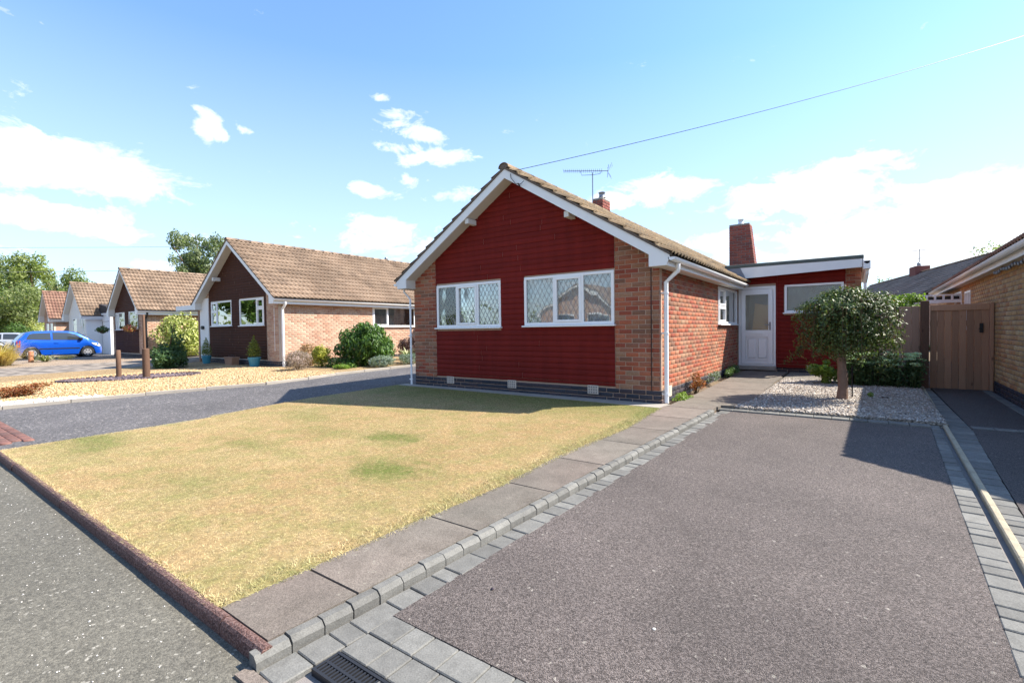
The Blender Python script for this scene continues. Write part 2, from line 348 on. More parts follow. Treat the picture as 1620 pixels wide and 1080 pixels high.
def lawn_mat(name, ground=False):
    m, t, bs = material(name); p = t.pos(); xyz = t.sep(p)
    q = t.comb(xyz[0], xyz[1], 0.0)
    n1 = t.noise(q, 1.1, 4, .62, .3)
    base = t.ramp(t.noise(q, .55, 4, .65), [(.28, (.56, .38, .19)), (.45, (.66, .48, .25)), (.6, (.70, .54, .29)), (.78, (.62, .42, .23))])
    g = t.ramp(n1, [(.50, 0.), (.62, .55), (.75, .85)])
    spots = None; w1_ = t.noise(t.vmath('ADD', q, (3.1, 0, 0)), 2.6, 5, .75); w2_ = t.noise(t.vmath('ADD', q, (0, 8.7, 0)), 2.6, 5, .75)
    wx = t.math('MULTIPLY_ADD', t.math('SUBTRACT', w1_, .5), 1.5, xyz[0]); wy = t.math('MULTIPLY_ADD', t.math('SUBTRACT', w2_, .5), 1.0, xyz[1])
    for (x, y, rx, ry, w) in [(-1.95, -3.65, .30, .20, 1.6), (-1.0, -4.55, .36, .26, 1.7), (-3.2, -4.75, .45, .15, .7), (-3.0, -3.9, .4, .2, .5), (-4.9, -5.7, .7, .3, .9), (-2.2, -5.7, .5, .25, .4), (-4.2, -3.4, .5, .3, .5)]:
        dx = t.math('MULTIPLY', t.math('SUBTRACT', wx, x), 1 / rx); dy = t.math('MULTIPLY', t.math('SUBTRACT', wy, y), 1 / ry)
        d = t.math('ADD', t.math('MULTIPLY', dx, dx), t.math('MULTIPLY', dy, dy))
        e = t.math('MULTIPLY', t.math('POWER', 2.718, t.math('MULTIPLY', d, -1.0)), w)
        spots = e if spots is None else t.math('ADD', spots, e)
    edge = t.math('MULTIPLY', t.ramp(t.math('ADD', t.math('MULTIPLY', xyz[0], 1.0), t.math('MULTIPLY', n1, .5)), [(.16, 0.), (.34, .8)]), .8)
    wall = t.ramp(t.math('MULTIPLY_ADD', xyz[1], .25, t.math('MULTIPLY_ADD', n1, .3, .62)), [(.30, 0.), (.62, .75)])
    g2 = t.math('ADD', t.math('ADD', t.math('MULTIPLY', g, .55), spots), t.math('ADD', edge, wall), clamp=True)
    patch = t.math('MULTIPLY', g2, t.ramp(t.noise(q, 14, 4, .75), [(.3, .15), (.62, 1.)]))
    c = t.mix(patch, base, (.22, .27, .06))
    r = t.rnd() if not ground else t.noise(q, 90, 3, .7)
    c = t.mix(1.0, c, t.ramp(r, [(0, .45), (.5, 1.0), (1, 1.5)]), 'MULTIPLY')
    c = t.mix(t.ramp(t.noise(q, 4.5, 5, .75), [(.52, 0.), (.68, .6)]), c, (.46, .30, .16))
    c = t.mix(t.ramp(t.noise(t.vmath('ADD', q, (7.3, 2.1, 0)), 7, 5, .75), [(.52, 0.), (.70, .6)]), c, (.72, .60, .38))
    c = t.mix(t.ramp(t.noise(t.vmath('ADD', q, (1.3, 9.1, 0)), 2.6, 5, .8), [(.45, 0.), (.62, .72)]), c, (.40, .40, .14))
    c = t.mix(1.0, c, t.ramp(t.noise(t.vmath('ADD', q, (4.3, 5.1, 0)), 26, 4, .7), [(.32, .62), (.66, 1.25)]), 'MULTIPLY')
    c = t.mix(.22, c, (.58, .51, .34))
    late = t.math('MULTIPLY', t.math('ADD', t.math('MULTIPLY', spots, .62), t.math('MULTIPLY', wall, .8), clamp=True), t.ramp(t.noise(q, 19, 4, .75), [(.36, .1), (.56, .95)]))
    c = t.mix(late, c, t.mix(1.0, (.20, .27, .065), t.ramp(r, [(0, .6), (1, 1.4)]), 'MULTIPLY'))
    if ground: c = t.mix(1.0, c, (.42, .38, .32), 'MULTIPLY')
    t.put(bs.inputs['Base Color'], c); bs.inputs['Roughness'].default_value = .85; bs.inputs['Specular IOR Level'].default_value = .15
    if not ground:
        tl = t.node('ShaderNodeBsdfTranslucent'); t.put(tl.inputs[0], c)
        mx = t.node('ShaderNodeMixShader'); mx.inputs[0].default_value = .3
        t.l.new(bs.outputs[0], mx.inputs[1]); t.l.new(tl.outputs[0], mx.inputs[2]); t.l.new(mx.outputs[0], t.n['Material Output'].inputs['Surface'])
    return m
M['lawn_ground'] = lawn_mat('lawn_ground', True); M['lawn_blade'] = lawn_mat('lawn_blade')

def car_paint(name, col, rough=.25):
    m, t, bs = material(name); bs.inputs['Base Color'].default_value = col + (1,); bs.inputs['Roughness'].default_value = rough
    bs.inputs['Metallic'].default_value = .3; bs.inputs['Coat Weight'].default_value = .8; bs.inputs['Coat Roughness'].default_value = .05
    return m
M['car_blue'] = car_paint('car_blue', (.006, .085, .50)); M['car_silver'] = car_paint('car_silver', (.45, .46, .48)); M['car_dark'] = car_paint('car_dark', (.03, .035, .04))
M['car_glass'] = simple('car_glass', (.03, .035, .04), .06, .02, spec=.8)
M['tyre'] = simple('tyre', (.02, .02, .02), .8, .1); M['alloy'] = simple('alloy', (.6, .6, .62), .3, .03, metal=.7)
M['lamp_red'] = simple('lamp_red', (.5, .02, .02), .2, .05, spec=.6); M['lamp_clear'] = simple('lamp_clear', (.7, .72, .75), .1, .02, spec=.8)
M['plate'] = simple('plate', (.75, .6, .08), .5, .02)

# ---------------------------------------------------------------- world (sky + clouds)
w = bpy.data.worlds.new('World'); sc.world = w; w.use_nodes = True
t = NT(w.node_tree); bg = t.n['Background']
sky = t.node('ShaderNodeTexSky', sky_type='NISHITA', sun_disc=False, sun_elevation=SUN_EL, sun_rotation=SUN_AZ, altitude=50.0, air_density=1.0, dust_density=0.6, ozone_density=2.2)
gen = t.node('ShaderNodeTexCoord').outputs['Generated']; d = t.sep(gen)
az = t.math('ARCTAN2', d[0], d[1]); el = t.math('ARCSINE', d[2])
def az_el(u, v):
    r = ray(u, v); return math.atan2(r.x, r.y), math.asin(r.z)
zc = t.math('ADD', t.math('MAXIMUM', d[2], 0.0), .16)
flat = t.comb(t.math('DIVIDE', d[0], zc), t.math('DIVIDE', d[1], zc), 0.0)
warp = t.noise(gen, 5, 4, .6)
n_cloud = t.noise(flat, 1.25, 8, .62, .25)
n_fine = t.noise(t.vmath('MULTIPLY', gen, (1, 1, 1.9)), 13, 7, .64, .35)
blob = None
CL = [  # u, v, half width, half height (px), weight
 (40, 250, 150, 50, 1.0), (160, 285, 110, 24, .8), (60, 330, 130, 26, .75), (225, 292, 70, 12, .5), (235, 375, 100, 16, .55), (130, 355, 70, 16, .5),
 (328, 198, 17, 26, .72), (345, 215, 16, 12, .55), (315, 172, 14, 5, .5), (392, 210, 14, 8, .5), (420, 223, 10, 6, .4), (598, 154, 22, 9, .66), (640, 178, 30, 10, .58), (660, 210, 36, 16, .62), (690, 252, 50, 13, .72), (640, 235, 34, 11, .56), (640, 285, 40, 12, .5),
 (585, 303, 34, 13, .6), (720, 310, 45, 16, .42), (660, 285, 20, 9, .38), (600, 375, 70, 22, .75), (650, 395, 55, 15, .6), (245, 418, 45, 10, .5), (30, 400, 90, 16, .45), (470, 375, 30, 5, .25),
 (1040, 300, 75, 24, .75), (975, 318, 55, 14, .6), (1120, 385, 50, 16, .6), (1290, 295, 140, 34, .85), (1350, 258, 90, 13, .65), (1200, 325, 60, 20, .6), (1470, 330, 190, 50, .75), (1400, 380, 220, 50, .85), (1570, 300, 130, 45, .75), (1230, 400, 120, 30, .6), (1600, 400, 120, 60, .8)]
for (u, v, a, b, wt) in CL:
    A, E = az_el(u, v); A1, E1 = az_el(u + a, v); A2, E2 = az_el(u, v - b)
    ra = max(abs(A1 - A), .008); re_ = max(abs(E2 - E), .006)
    dx = t.math('MULTIPLY', t.math('SUBTRACT', az, A), .8 / ra); dy = t.math('MULTIPLY', t.math('SUBTRACT', el, E), .8 / re_)
    q = t.math('ADD', t.math('MULTIPLY', dx, dx), t.math('MULTIPLY', dy, dy))
    g = t.math('MULTIPLY', t.math('POWER', 2.718, t.math('MULTIPLY', q, -1.0)), wt)
    blob = g if blob is None else t.math('MAXIMUM', blob, g)
den = t.math('ADD', t.math('MULTIPLY', blob, 1.1), t.math('MULTIPLY', t.math('SUBTRACT', n_fine, .5), 2.1))
mask1 = t.ramp(den, [(.35, 0.), (.54, .5), (.92, 1.)])
view_az = t.math('ABSOLUTE', t.math('ADD', az, CYAW))       # general cloud cover beyond the clouds seen
mask2 = t.math('MULTIPLY', t.ramp(n_cloud, [(.52, 0.), (.68, 1.)]), t.ramp(view_az, [(.86, 0.), (.98, 1.)]))
mask = t.math('MAXIMUM', mask1, t.math('MULTIPLY', mask2, .9))
mask = t.math('MULTIPLY', mask, t.ramp(el, [(.0, 0.), (.03, 1.)]))
shade = t.ramp(t.noise(gen, 9, 5, .6), [(.3, .74), (.65, 1.)])
skyc = t.vmath('MULTIPLY', sky.outputs[0], (.76, 1.06, 1.28))
skyc = t.mix(t.ramp(el, [(0, .66), (.22, .44), (.5, .08), (1, 0)]), skyc, (3.7, 3.9, 4.2))
cloudc = t.vmath('MULTIPLY', t.comb(5.9, 6.0, 6.2), shade)
t.l.new(t.mix(mask, skyc, cloudc), bg.inputs['Color']); bg.inputs['Strength'].default_value = 0.10

# ---------------------------------------------------------------- building helpers
I4 = Matrix.Identity(4)
WM = {}
def T(x, y, z): return Matrix.Translation((x, y, z))
def RZ(deg): return Matrix.Rotation(R(deg), 4, 'Z')
def link(name, data, parent=None, W=None, mat=None, label=None, cat=None, group=None, kind=None):
    o = bpy.data.objects.new(name, data); COL.objects.link(o)
    W = W if W is not None else I4
    WM[o] = W
    if parent is not None:
        o.parent = parent; o.matrix_basis = WM[parent].inverted() @ W
    else: o.matrix_basis = W
    if data is not None and mat is not None and not data.materials:
        for mm in (mat if isinstance(mat, (list, tuple)) else [mat]): data.materials.append(M[mm])
    if label: o['label'] = label
    if cat: o['category'] = cat
    if group: o['group'] = group
    if kind: o['kind'] = kind
    return o
def thing(name, label, cat, W=I4, group=None): return link(name, None, None, W, label=label, cat=cat, group=group)
def mesh_np(name, V, F, smooth=False):
    V = np.asarray(V, dtype=np.float32); F = np.asarray(F, dtype=np.int32)
    me = bpy.data.meshes.new(name); k = F.shape[1]
    me.vertices.add(len(V)); me.vertices.foreach_set('co', V.ravel())
    me.loops.add(F.size); me.loops.foreach_set('vertex_index', F.ravel())
    me.polygons.add(len(F)); me.polygons.foreach_set('loop_start', np.arange(0, F.size, k, dtype=np.int32))
    try: me.polygons.foreach_set('loop_total', np.full(len(F), k, dtype=np.int32))
    except Exception: pass
    if smooth: me.polygons.foreach_set('use_smooth', np.ones(len(F), dtype=bool))
    me.update(calc_edges=True); return me
class MB:
    def __init__(s): s.v = []; s.f = []; s.m = []
    def face(s, pts, m=0):
        i = len(s.v); s.v += [tuple(p) for p in pts]; s.f.append(tuple(range(i, i + len(pts)))); s.m.append(m)
    def box(s, x0, x1, y0, y1, z0, z1, m=0, W=None, ch=0.0):
        if ch > 0 and min(x1 - x0, y1 - y0, z1 - z0) > 2.2 * ch: return s.cbox(x0, x1, y0, y1, z0, z1, ch, m, W)
        P = [Vector((x, y, z)) for z in (z0, z1) for y in (y0, y1) for x in (x0, x1)]
        if W is not None: P = [W @ p for p in P]
        i = len(s.v); s.v += [tuple(p) for p in P]
        for q in ((0, 2, 3, 1), (4, 5, 7, 6), (0, 1, 5, 4), (2, 6, 7, 3), (0, 4, 6, 2), (1, 3, 7, 5)): s.f.append(tuple(i + k for k in q)); s.m.append(m)
    def cbox(s, x0, x1, y0, y1, z0, z1, c, m=0, W=None):
        X = (x0, x1); Y = (y0, y1); Z = (z0, z1); i = len(s.v); idx = {}
        for a in (0, 1):
            for b in (0, 1):
                for d in (0, 1):
                    sx, sy, sz = (1 if a == 0 else -1), (1 if b == 0 else -1), (1 if d == 0 else -1)
                    for ax, p in (('x', (X[a], Y[b] + sy * c, Z[d] + sz * c)), ('y', (X[a] + sx * c, Y[b], Z[d] + sz * c)), ('z', (X[a] + sx * c, Y[b] + sy * c, Z[d]))):
                        idx[(a, b, d, ax)] = len(s.v); q = Vector(p); s.v.append(tuple(W @ q if W is not None else q))
        def add(keys, flip):
            f = [idx[k] for k in keys]; s.f.append(tuple(reversed(f)) if flip else tuple(f)); s.m.append(m)
        for a in (0, 1):
            add([(a, 0, 0, 'x'), (a, 1, 0, 'x'), (a, 1, 1, 'x'), (a, 0, 1, 'x')], a == 0)
            add([(0, a, 0, 'y'), (1, a, 0, 'y'), (1, a, 1, 'y'), (0, a, 1, 'y')], a == 1)
            add([(0, 0, a, 'z'), (1, 0, a, 'z'), (1, 1, a, 'z'), (0, 1, a, 'z')], a == 0)
        for a in (0, 1):
            for b in (0, 1):
                add([(a, b, 0, 'x'), (a, b, 1, 'x'), (a, b, 1, 'y'), (a, b, 0, 'y')], a != b)
                add([(0, a, b, 'y'), (1, a, b, 'y'), (1, a, b, 'z'), (0, a, b, 'z')], a != b)
                add([(a, 0, b, 'x'), (a, 1, b, 'x'), (a, 1, b, 'z'), (a, 0, b, 'z')], a == b)
        for a in (0, 1):
            for b in (0, 1):
                for d in (0, 1): add([(a, b, d, 'x'), (a, b, d, 'y'), (a, b, d, 'z')], (a + b + d) % 2 == 0)
    def prism(s, poly, y0, y1, m=0, W=None):          # polygon in xz (ccw seen from -y), extruded along y
        n = len(poly); i = len(s.v)
        for y in (y0, y1):
            for (x, z) in poly:
                q = Vector((x, y, z)); s.v.append(tuple(W @ q if W is not None else q))
        s.f.append(tuple(range(i, i + n))); s.m.append(m)
        s.f.append(tuple(reversed(range(i + n, i + 2 * n)))); s.m.append(m)
        for k in range(n):
            j = (k + 1) % n; s.f.append((i + j, i + k, i + n + k, i + n + j)); s.m.append(m)
    def slab(s, poly, zf, th, m=0):                   # polygon in xy (ccw from above), top follows zf(x, y)
        n = len(poly); i = len(s.v)
        s.v += [(x, y, zf(x, y)) for x, y in poly] + [(x, y, zf(x, y) - th) for x, y in poly]
        s.f.append(tuple(range(i, i + n))); s.m.append(m); s.f.append(tuple(reversed(range(i + n, i + 2 * n)))); s.m.append(m)
        for k in range(n):
            j = (k + 1) % n; s.f.append((i + k, i + n + k, i + n + j, i + j)); s.m.append(m)
    def tube(s, path, r, n=8, m=0, cap=True):
        path = [Vector(p) for p in path]; rr = r if isinstance(r, (list, tuple)) else [r] * len(path)
        i = len(s.v); a = None
        for k, p in enumerate(path):
            d = (path[min(k + 1, len(path) - 1)] - path[max(k - 1, 0)]).normalized()
            if a is None: a = d.cross(Vector((0, 0, 1)) if abs(d.z) < .9 else Vector((1, 0, 0)))
            else: a = a - d * a.dot(d)
            a.normalize(); b = d.cross(a).normalized()
            for j in range(n):
                th = 2 * math.pi * j / n; s.v.append(tuple(p + (a * math.cos(th) + b * math.sin(th)) * rr[k]))
        for k in range(len(path) - 1):
            for j in range(n):
                a0 = i + k * n + j; a1 = i + k * n + (j + 1) % n; s.f.append((a0, a0 + n, a1 + n, a1)); s.m.append(m)
        if cap:
            s.f.append(tuple(i + j for j in range(n))); s.m.append(m)
            s.f.append(tuple(reversed([i + (len(path) - 1) * n + j for j in range(n)]))); s.m.append(m)
    def lathe(s, prof, n=16, c=(0, 0, 0), m=0):
        i = len(s.v)
        for (r, z) in prof:
            for j in range(n):
                th = 2 * math.pi * j / n; s.v.append((c[0] + r * math.cos(th), c[1] + r * math.sin(th), c[2] + z))
        for k in range(len(prof) - 1):
            for j in range(n):
                a0 = i + k * n + j; a1 = i + k * n + (j + 1) % n; s.f.append((a0, a1, a1 + n, a0 + n)); s.m.append(m)
    def build(s, name, mats, parent=None, W=None, smooth=False, **kw):
        me = bpy.data.meshes.new(name); me.from_pydata(s.v, [], s.f)
        mats = mats if isinstance(mats, (list, tuple)) else [mats]
        for mm in mats: me.materials.append(M[mm])
        if len(mats) > 1: me.polygons.foreach_set('material_index', s.m)
        if smooth:
            me.polygons.foreach_set('use_smooth', [True] * len(me.polygons))
            me.update(); me.set_sharp_from_angle(angle=R(40))
        me.update()
        return link(name, me, parent, W, **kw)

# many alike pieces: the ones that show largest become parts, the rest one joined part
class Pieces:
    def __init__(s, name, mat, parent, limit=300, bulk=None):
        s.name, s.mat, s.parent, s.limit, s.items, s.bulk = name, mat, parent, limit, [], bulk or name + '_remainder'
    def add(s, shape, W, n=(0, -1, 0)):
        c = W @ Vector(shape.c); nn = (W.to_3x3() @ Vector(n)).normalized(); d = CPOS - c; L = d.length
        facing = max(nn.dot(d / L), .02); p = project(c)
        vis = p is not None and -20 < p[0] < 1640 and -20 < p[1] < 1100
        s.items.append((shape.a * facing / (L * L) * (1 if vis else 1e-4), shape, W))
    def finish(s):
        s.items.sort(key=lambda q: -q[0])
        for _, sh, W in s.items[:s.limit]: link(s.name, sh.mesh(s.name, s.mat), s.parent, W)
        rest = s.items[s.limit:]
        if rest:
            V = []; F = []; o = 0
            for _, sh, W in rest:
                A = np.array(W); V.append(sh.V @ A[:3, :3].T + A[:3, 3]); F.append(sh.F + o); o += len(sh.V)
            me = mesh_np(s.bulk, np.concatenate(V), np.concatenate(F)); me.materials.append(M[s.mat])
            ob = link(s.bulk, me, s.parent, I4); ob['kind'] = 'stuff'
class Shape:
    def __init__(s, V, F, area):
        s.V = np.array(V, dtype=np.float32); s.F = np.array(F, dtype=np.int32); s.a = area; s.c = tuple(float(q) for q in s.V.mean(0)); s.me = {}
    def mesh(s, name, mat):
        if mat not in s.me:
            me = mesh_np(name, s.V, s.F); me.materials.append(M[mat]); s.me[mat] = me
        return s.me[mat]
BR = {}
def brick_shape(L, H=.065, D=.045, b=.003):
    k = (round(L, 2), H, D)
    if k not in BR:
        L = k[0]; x, X = 0.0, L; V = [(b, 0, b), (X - b, 0, b), (X - b, 0, H - b), (b, 0, H - b), (0, b, 0), (X, b, 0), (X, b, H), (0, b, H), (0, D, 0), (X, D, 0), (X, D, H), (0, D, H)]
        F = [(0, 1, 2, 3), (0, 4, 5, 1), (1, 5, 6, 2), (2, 6, 7, 3), (3, 7, 4, 0), (4, 8, 9, 5), (5, 9, 10, 6), (6, 10, 11, 7), (7, 11, 8, 4)]
        BR[k] = Shape(V, F, L * H)
    return BR[k]
def lay(P, W, x0, x1, z0, z1, holes=(), clip=None, L=.225, H=.075, ends=.004, jit=.0015):
    rows = int(math.ceil((z1 - z0) / H - .3))
    for k in range(rows):
        z = z0 + k * H; zm = z + H / 2; a, b = x0, x1
        if clip:
            q = clip(z + H * .8)
            if q is None: continue
            a, b = max(a, q[0]), min(b, q[1])
            if b - a < .05: continue
        iv = [(a, b)]
        for (h0, h1, g0, g1) in holes:
            if g0 < zm < g1:
                nv = []
                for (p, q) in iv:
                    if h1 <= p or h0 >= q: nv.append((p, q)); continue
                    if h0 - p > .03: nv.append((p, h0))
                    if q - h1 > .03: nv.append((h1, q))
                iv = nv
        off = (k % 2) * L / 2
        for (p, q) in iv:
            n = math.floor((p - off) / L); x = off + n * L
            while x < q - .02:
                a0, b0 = max(x, p), min(x + L, q)
                if b0 - a0 > .03:
                    sh = brick_shape(max(.02, b0 - a0 - .010))
                    P.add(sh, W @ T(a0 + .005, random.uniform(0, jit), z + .005))
                x += L
def wall_cells(mb, x0, x1, z0, z1, holes, y0, y1):
    xs = sorted({x0, x1} | {min(max(h, x0), x1) for H in holes for h in H[:2]}); zs = sorted({z0, z1} | {min(max(h, z0), z1) for H in holes for h in H[2:]})
    for i in range(len(xs) - 1):
        for j in range(len(zs) - 1):
            xm, zm = (xs[i] + xs[i + 1]) / 2, (zs[j] + zs[j + 1]) / 2
            if any(h[0] < xm < h[1] and h[2] < zm < h[3] for h in holes): continue
            mb.box(xs[i], xs[i + 1], y0, y1, zs[j], zs[j + 1])

# roof tile: double roll interlocking tile, x along the eave, y up the slope, z off the slope
def tile_shape(wd=.33, g=.29, over=.045, rise=.042, flat=False):
    if flat: prof = [(0, .0), (.04, .012), (.08, .0), (wd * .5, .0), (wd * .5 + .04, .012), (wd * .5 + .08, .0), (wd - .005, 0)]
    else:
        prof = []
        for q in (0, wd / 2): prof += [(q, .0), (q + .035, .0), (q + .055, .026), (q + .09, .038), (q + .125, .026), (q + .145, .002)]
        prof.append((wd - .004, 0))
    n = len(prof); V = []; F = []
    for y, dz in ((0, rise), (g + over, 0)):
        for x, z in prof: V.append((x, y, z + dz))
    for x, z in prof: V.append((x, .006, max(-.01, z + rise - .036)))
    for k in range(n - 1):
        F.append((k, k + 1, n + k + 1, n + k)); F.append((2 * n + k, 2 * n + k + 1, k + 1, k))
    F.append((0, n, 2 * n, 2 * n)) if False else None
    return Shape(V, [f for f in F if f], wd * g)
TILE = tile_shape()
def ridge_shape(L=.44, r=.115):
    V = []; F = []; n = 8
    for y in (0, L):
        for rr in (r, r - .016):
            for j in range(n + 1):
                th = math.pi * j / n; V.append((rr * math.cos(th), y, rr * math.sin(th) * .85))
    N = n + 1
    for j in range(n):
        F.append((j, j + 1, 2 * N + j + 1, 2 * N + j)); F.append((j + N, j, j + 1, j + 1 + N)); F.append((2 * N + j, 3 * N + j, 3 * N + j + 1, 2 * N + j + 1))
    return Shape(V, F, L * r * 2)
RIDGE = ridge_shape()

# ---------------------------------------------------------------- windows
def window(parent, W, x0, x1, z0, z1, lights, frame='upvc', glass='glass', curtain='curtain_pink', lattice=False, sill=True, fw=.05, depth=.9, sill_out=.05, inside='interior', cur_gap=.14):
    """lights: list of (xa, xb, za, zb, sash) in wall coordinates; wall faces -y"""
    mb = MB(); y0, y1 = -.012, .055
    mb.box(x0, x1, y0, y1, z1 - fw, z1, ch=.004); mb.box(x0, x1, y0, y1, z0, z0 + fw, ch=.004)
    mb.box(x0, x0 + fw, y0 + .001, y1 - .001, z0 + fw, z1 - fw); mb.box(x1 - fw, x1, y0 + .001, y1 - .001, z0 + fw, z1 - fw)
    xs = sorted({l[1] for l in lights if l[1] < x1 - fw - .02})
    for xm in xs: mb.box(xm, xm + .045, y0 + .001, y1 - .001, z0 + fw, z1 - fw)
    for l in lights:
        if l[2] > z0 + fw + .02: mb.box(l[0], l[1], y0 + .002, y1 - .002, l[2] - .045, l[2])
    win = mb.build('window', frame, parent, W)
    for (xa, xb, za, zb, sash) in lights:
        g = .0
        if sash:
            sb = MB(); s_ = .042
            sb.box(xa, xb, -.024, .02, zb - s_, zb, ch=.004); sb.box(xa, xb, -.024, .02, za, za + s_, ch=.004)
            sb.box(xa, xa + s_, -.023, .019, za + s_, zb - s_); sb.box(xb - s_, xb, -.023, .019, za + s_, zb - s_)
            sb.build('sash', frame, win, W); g = s_
        pb = MB(); pb.box(xa + g, xb - g, .010, .016, za + g, zb - g); pb.build('pane', glass, win, W)
        if lattice:
            lb = MB(); a0, a1, c0, c1 = xa + g, xb - g, za + g, zb - g; dx, dz = .098, .17; hw = .0028
            for sgn in (1, -1):
                k = dz / dx * sgn; cs = []
                nmax = int((c1 - c0 + abs(k) * (a1 - a0)) / dz) + 2
                for i in range(-nmax, nmax + 1):
                    c = c0 + i * dz - (k * a0 if sgn > 0 else k * a1)
                    pts = []
                    for X in (a0, a1):
                        Z = k * X + c
                        if c0 <= Z <= c1: pts.append((X, Z))
                    for Z in (c0, c1):
                        X = (Z - c) / k
                        if a0 < X < a1: pts.append((X, Z))
                    if len(pts) >= 2:
                        p, q = pts[0], pts[-1]; dd = Vector((q[0] - p[0], q[1] - p[1]))
                        if dd.length < .01: continue
                        nn = Vector((-dd.y, dd.x)).normalized() * hw
                        lb.prism([(p[0] - nn.x, p[1] - nn.y), (q[0] - nn.x, q[1] - nn.y), (q[0] + nn.x, q[1] + nn.y), (p[0] + nn.x, p[1] + nn.y)], .0065 + (.001 if sgn > 0 else 0), .0095)
            if lb.v: lb.build('lead_lattice', 'lead', win, W)
    if sill:
        sb = MB(); sb.box(x0 - .03, x1 + .03, -sill_out - .02, .03, z0 - .032, z0 - .002, ch=.006); sb.build('sill', frame, win, W)
    # the room behind
    rb = MB(); X0, X1, Z0, Z1, D0, D1 = x0 + .01, x1 - .01, z0 + .01, z1 - .01, .06, depth
    rb.face([(X0, D1, Z0), (X1, D1, Z0), (X1, D1, Z1), (X0, D1, Z1)]); rb.face([(X0, D0, Z0), (X0, D1, Z0), (X0, D1, Z1), (X0, D0, Z1)])
    rb.face([(X1, D0, Z0), (X1, D0, Z1), (X1, D1, Z1), (X1, D1, Z0)]); rb.face([(X0, D0, Z0), (X1, D0, Z0), (X1, D1, Z0), (X0, D1, Z0)]); rb.face([(X0, D0, Z1), (X0, D1, Z1), (X1, D1, Z1), (X1, D0, Z1)])
    rb.build('reveal', inside, win, W)
    if curtain:
        n = max(12, int((x1 - x0) / .02)); V = []; F = []
        for j, z in enumerate((Z0 + .005, (Z0 + Z1) / 2, Z1 - .005)):
            for i in range(n + 1):
                x = X0 + .01 + (X1 - X0 - .02) * i / n; V.append((x, cur_gap + .014 * math.sin(i * 1.15 + .5 * math.sin(i * .37)), z))
        for j in range(2):
            for i in range(n): a = j * (n + 1) + i; F.append((a, a + 1, a + n + 2, a + n + 1))
        me = mesh_np('curtain', V, F, True); link('curtain', me, win, W, mat=curtain)
    return win

def gutter_pipe(parent, W, L, name='gutter', mat='upvc', r=.055):
    """half-round gutter running along +x from 0 to L, back edge at y=0 (wall side), opening up"""
    n = 8; V = []; F = []
    for x in (0, L):
        for rr in (r, r - .006):
            for j in range(n + 1):
                th = math.pi + math.pi * j / n; V.append((x, -r + rr * math.cos(th), rr * math.sin(th)))
    N = n + 1
    for j in range(n):
        F += [(j, j + 1, 2 * N + j + 1, 2 * N + j), (N + j + 1, N + j, 3 * N + j, 3 * N + j + 1), (j, N + j, N + j + 1, j + 1), (2 * N + j, 2 * N + j + 1, 3 * N + j + 1, 3 * N + j)]
    # end discs
    me = mesh_np(name, V, F, False); g = link(name, me, parent, W, mat=mat)
    mb = MB()
    for x in (0.0, L - .004):
        mb.prism([(-r + r * math.cos(math.pi + math.pi * j / n), r * math.sin(math.pi + math.pi * j / n)) for j in range(n + 1)], 0, .004, W=T(x, 0, 0) @ Matrix(((0, 1, 0, 0), (1, 0, 0, 0), (0, 0, 1, 0), (0, 0, 0, 1))))
    mb.build('end_cap', mat, g, W)
    return g

# ---------------------------------------------------------------- bungalow
def brick_tex_mat(name, c1, c2, mo):
    m, t, bs = material(name); br = t.node('ShaderNodeTexBrick')
    g = t.node('ShaderNodeNewGeometry'); xyz = t.sep(g.outputs['Position'])
    t.put(br.inputs['Vector'], t.comb(t.math('ADD', xyz[0], xyz[1]), xyz[2], 0.0))
    br.inputs['Color1'].default_value = c1 + (1,); br.inputs['Color2'].default_value = c2 + (1,); br.inputs['Mortar'].default_value = mo + (1,)
    br.inputs['Scale'].default_value = 1; br.inputs['Brick Width'].default_value = .225; br.inputs['Row Height'].default_value = .075; br.inputs['Mortar Size'].default_value = .005
    t.put(bs.inputs['Base Color'], br.outputs['Color']); bs.inputs['Roughness'].default_value = .9
    return m
M['brick_far'] = brick_tex_mat('brick_far', (.38, .20, .13), (.46, .28, .19), (.5, .42, .34))

def board(parent, W, xa, xb, z0, h, mat, y=-.004, clipf=None, name='cladding_board'):
    def rng_(z):
        if clipf is None: return xa, xb
        q = clipf(z)
        return (max(xa, q[0]), min(xb, q[1])) if q else (None, None)
    a0, b0 = rng_(z0); a1, b1 = rng_(z0 + h)
    if a0 is None or b0 - a0 < .03: return
    if a1 is None or b1 < a1: a1 = b1 = (a0 + b0) / 2
    jy = random.uniform(-.0008, .0008); y += jy
    V = [(a0, y + .003, z0), (b0, y + .003, z0), (b0, y, z0 + .006), (a0, y, z0 + .006), (a1, y, z0 + h - .014), (b1, y, z0 + h - .014), (b1, y + .005, z0 + h - .009), (a1, y + .005, z0 + h - .009), (b1, y + .005, z0 + h), (a1, y + .005, z0 + h), (a0, .012, z0), (b0, .012, z0), (b1, .012, z0 + h), (a1, .012, z0 + h)]
    F = [(0, 1, 2, 3), (3, 2, 5, 4), (4, 5, 6, 7), (7, 6, 8, 9), (10, 11, 1, 0), (9, 8, 12, 13)]
    me = mesh_np(name, V, F); link(name, me, parent, W, mat=mat)

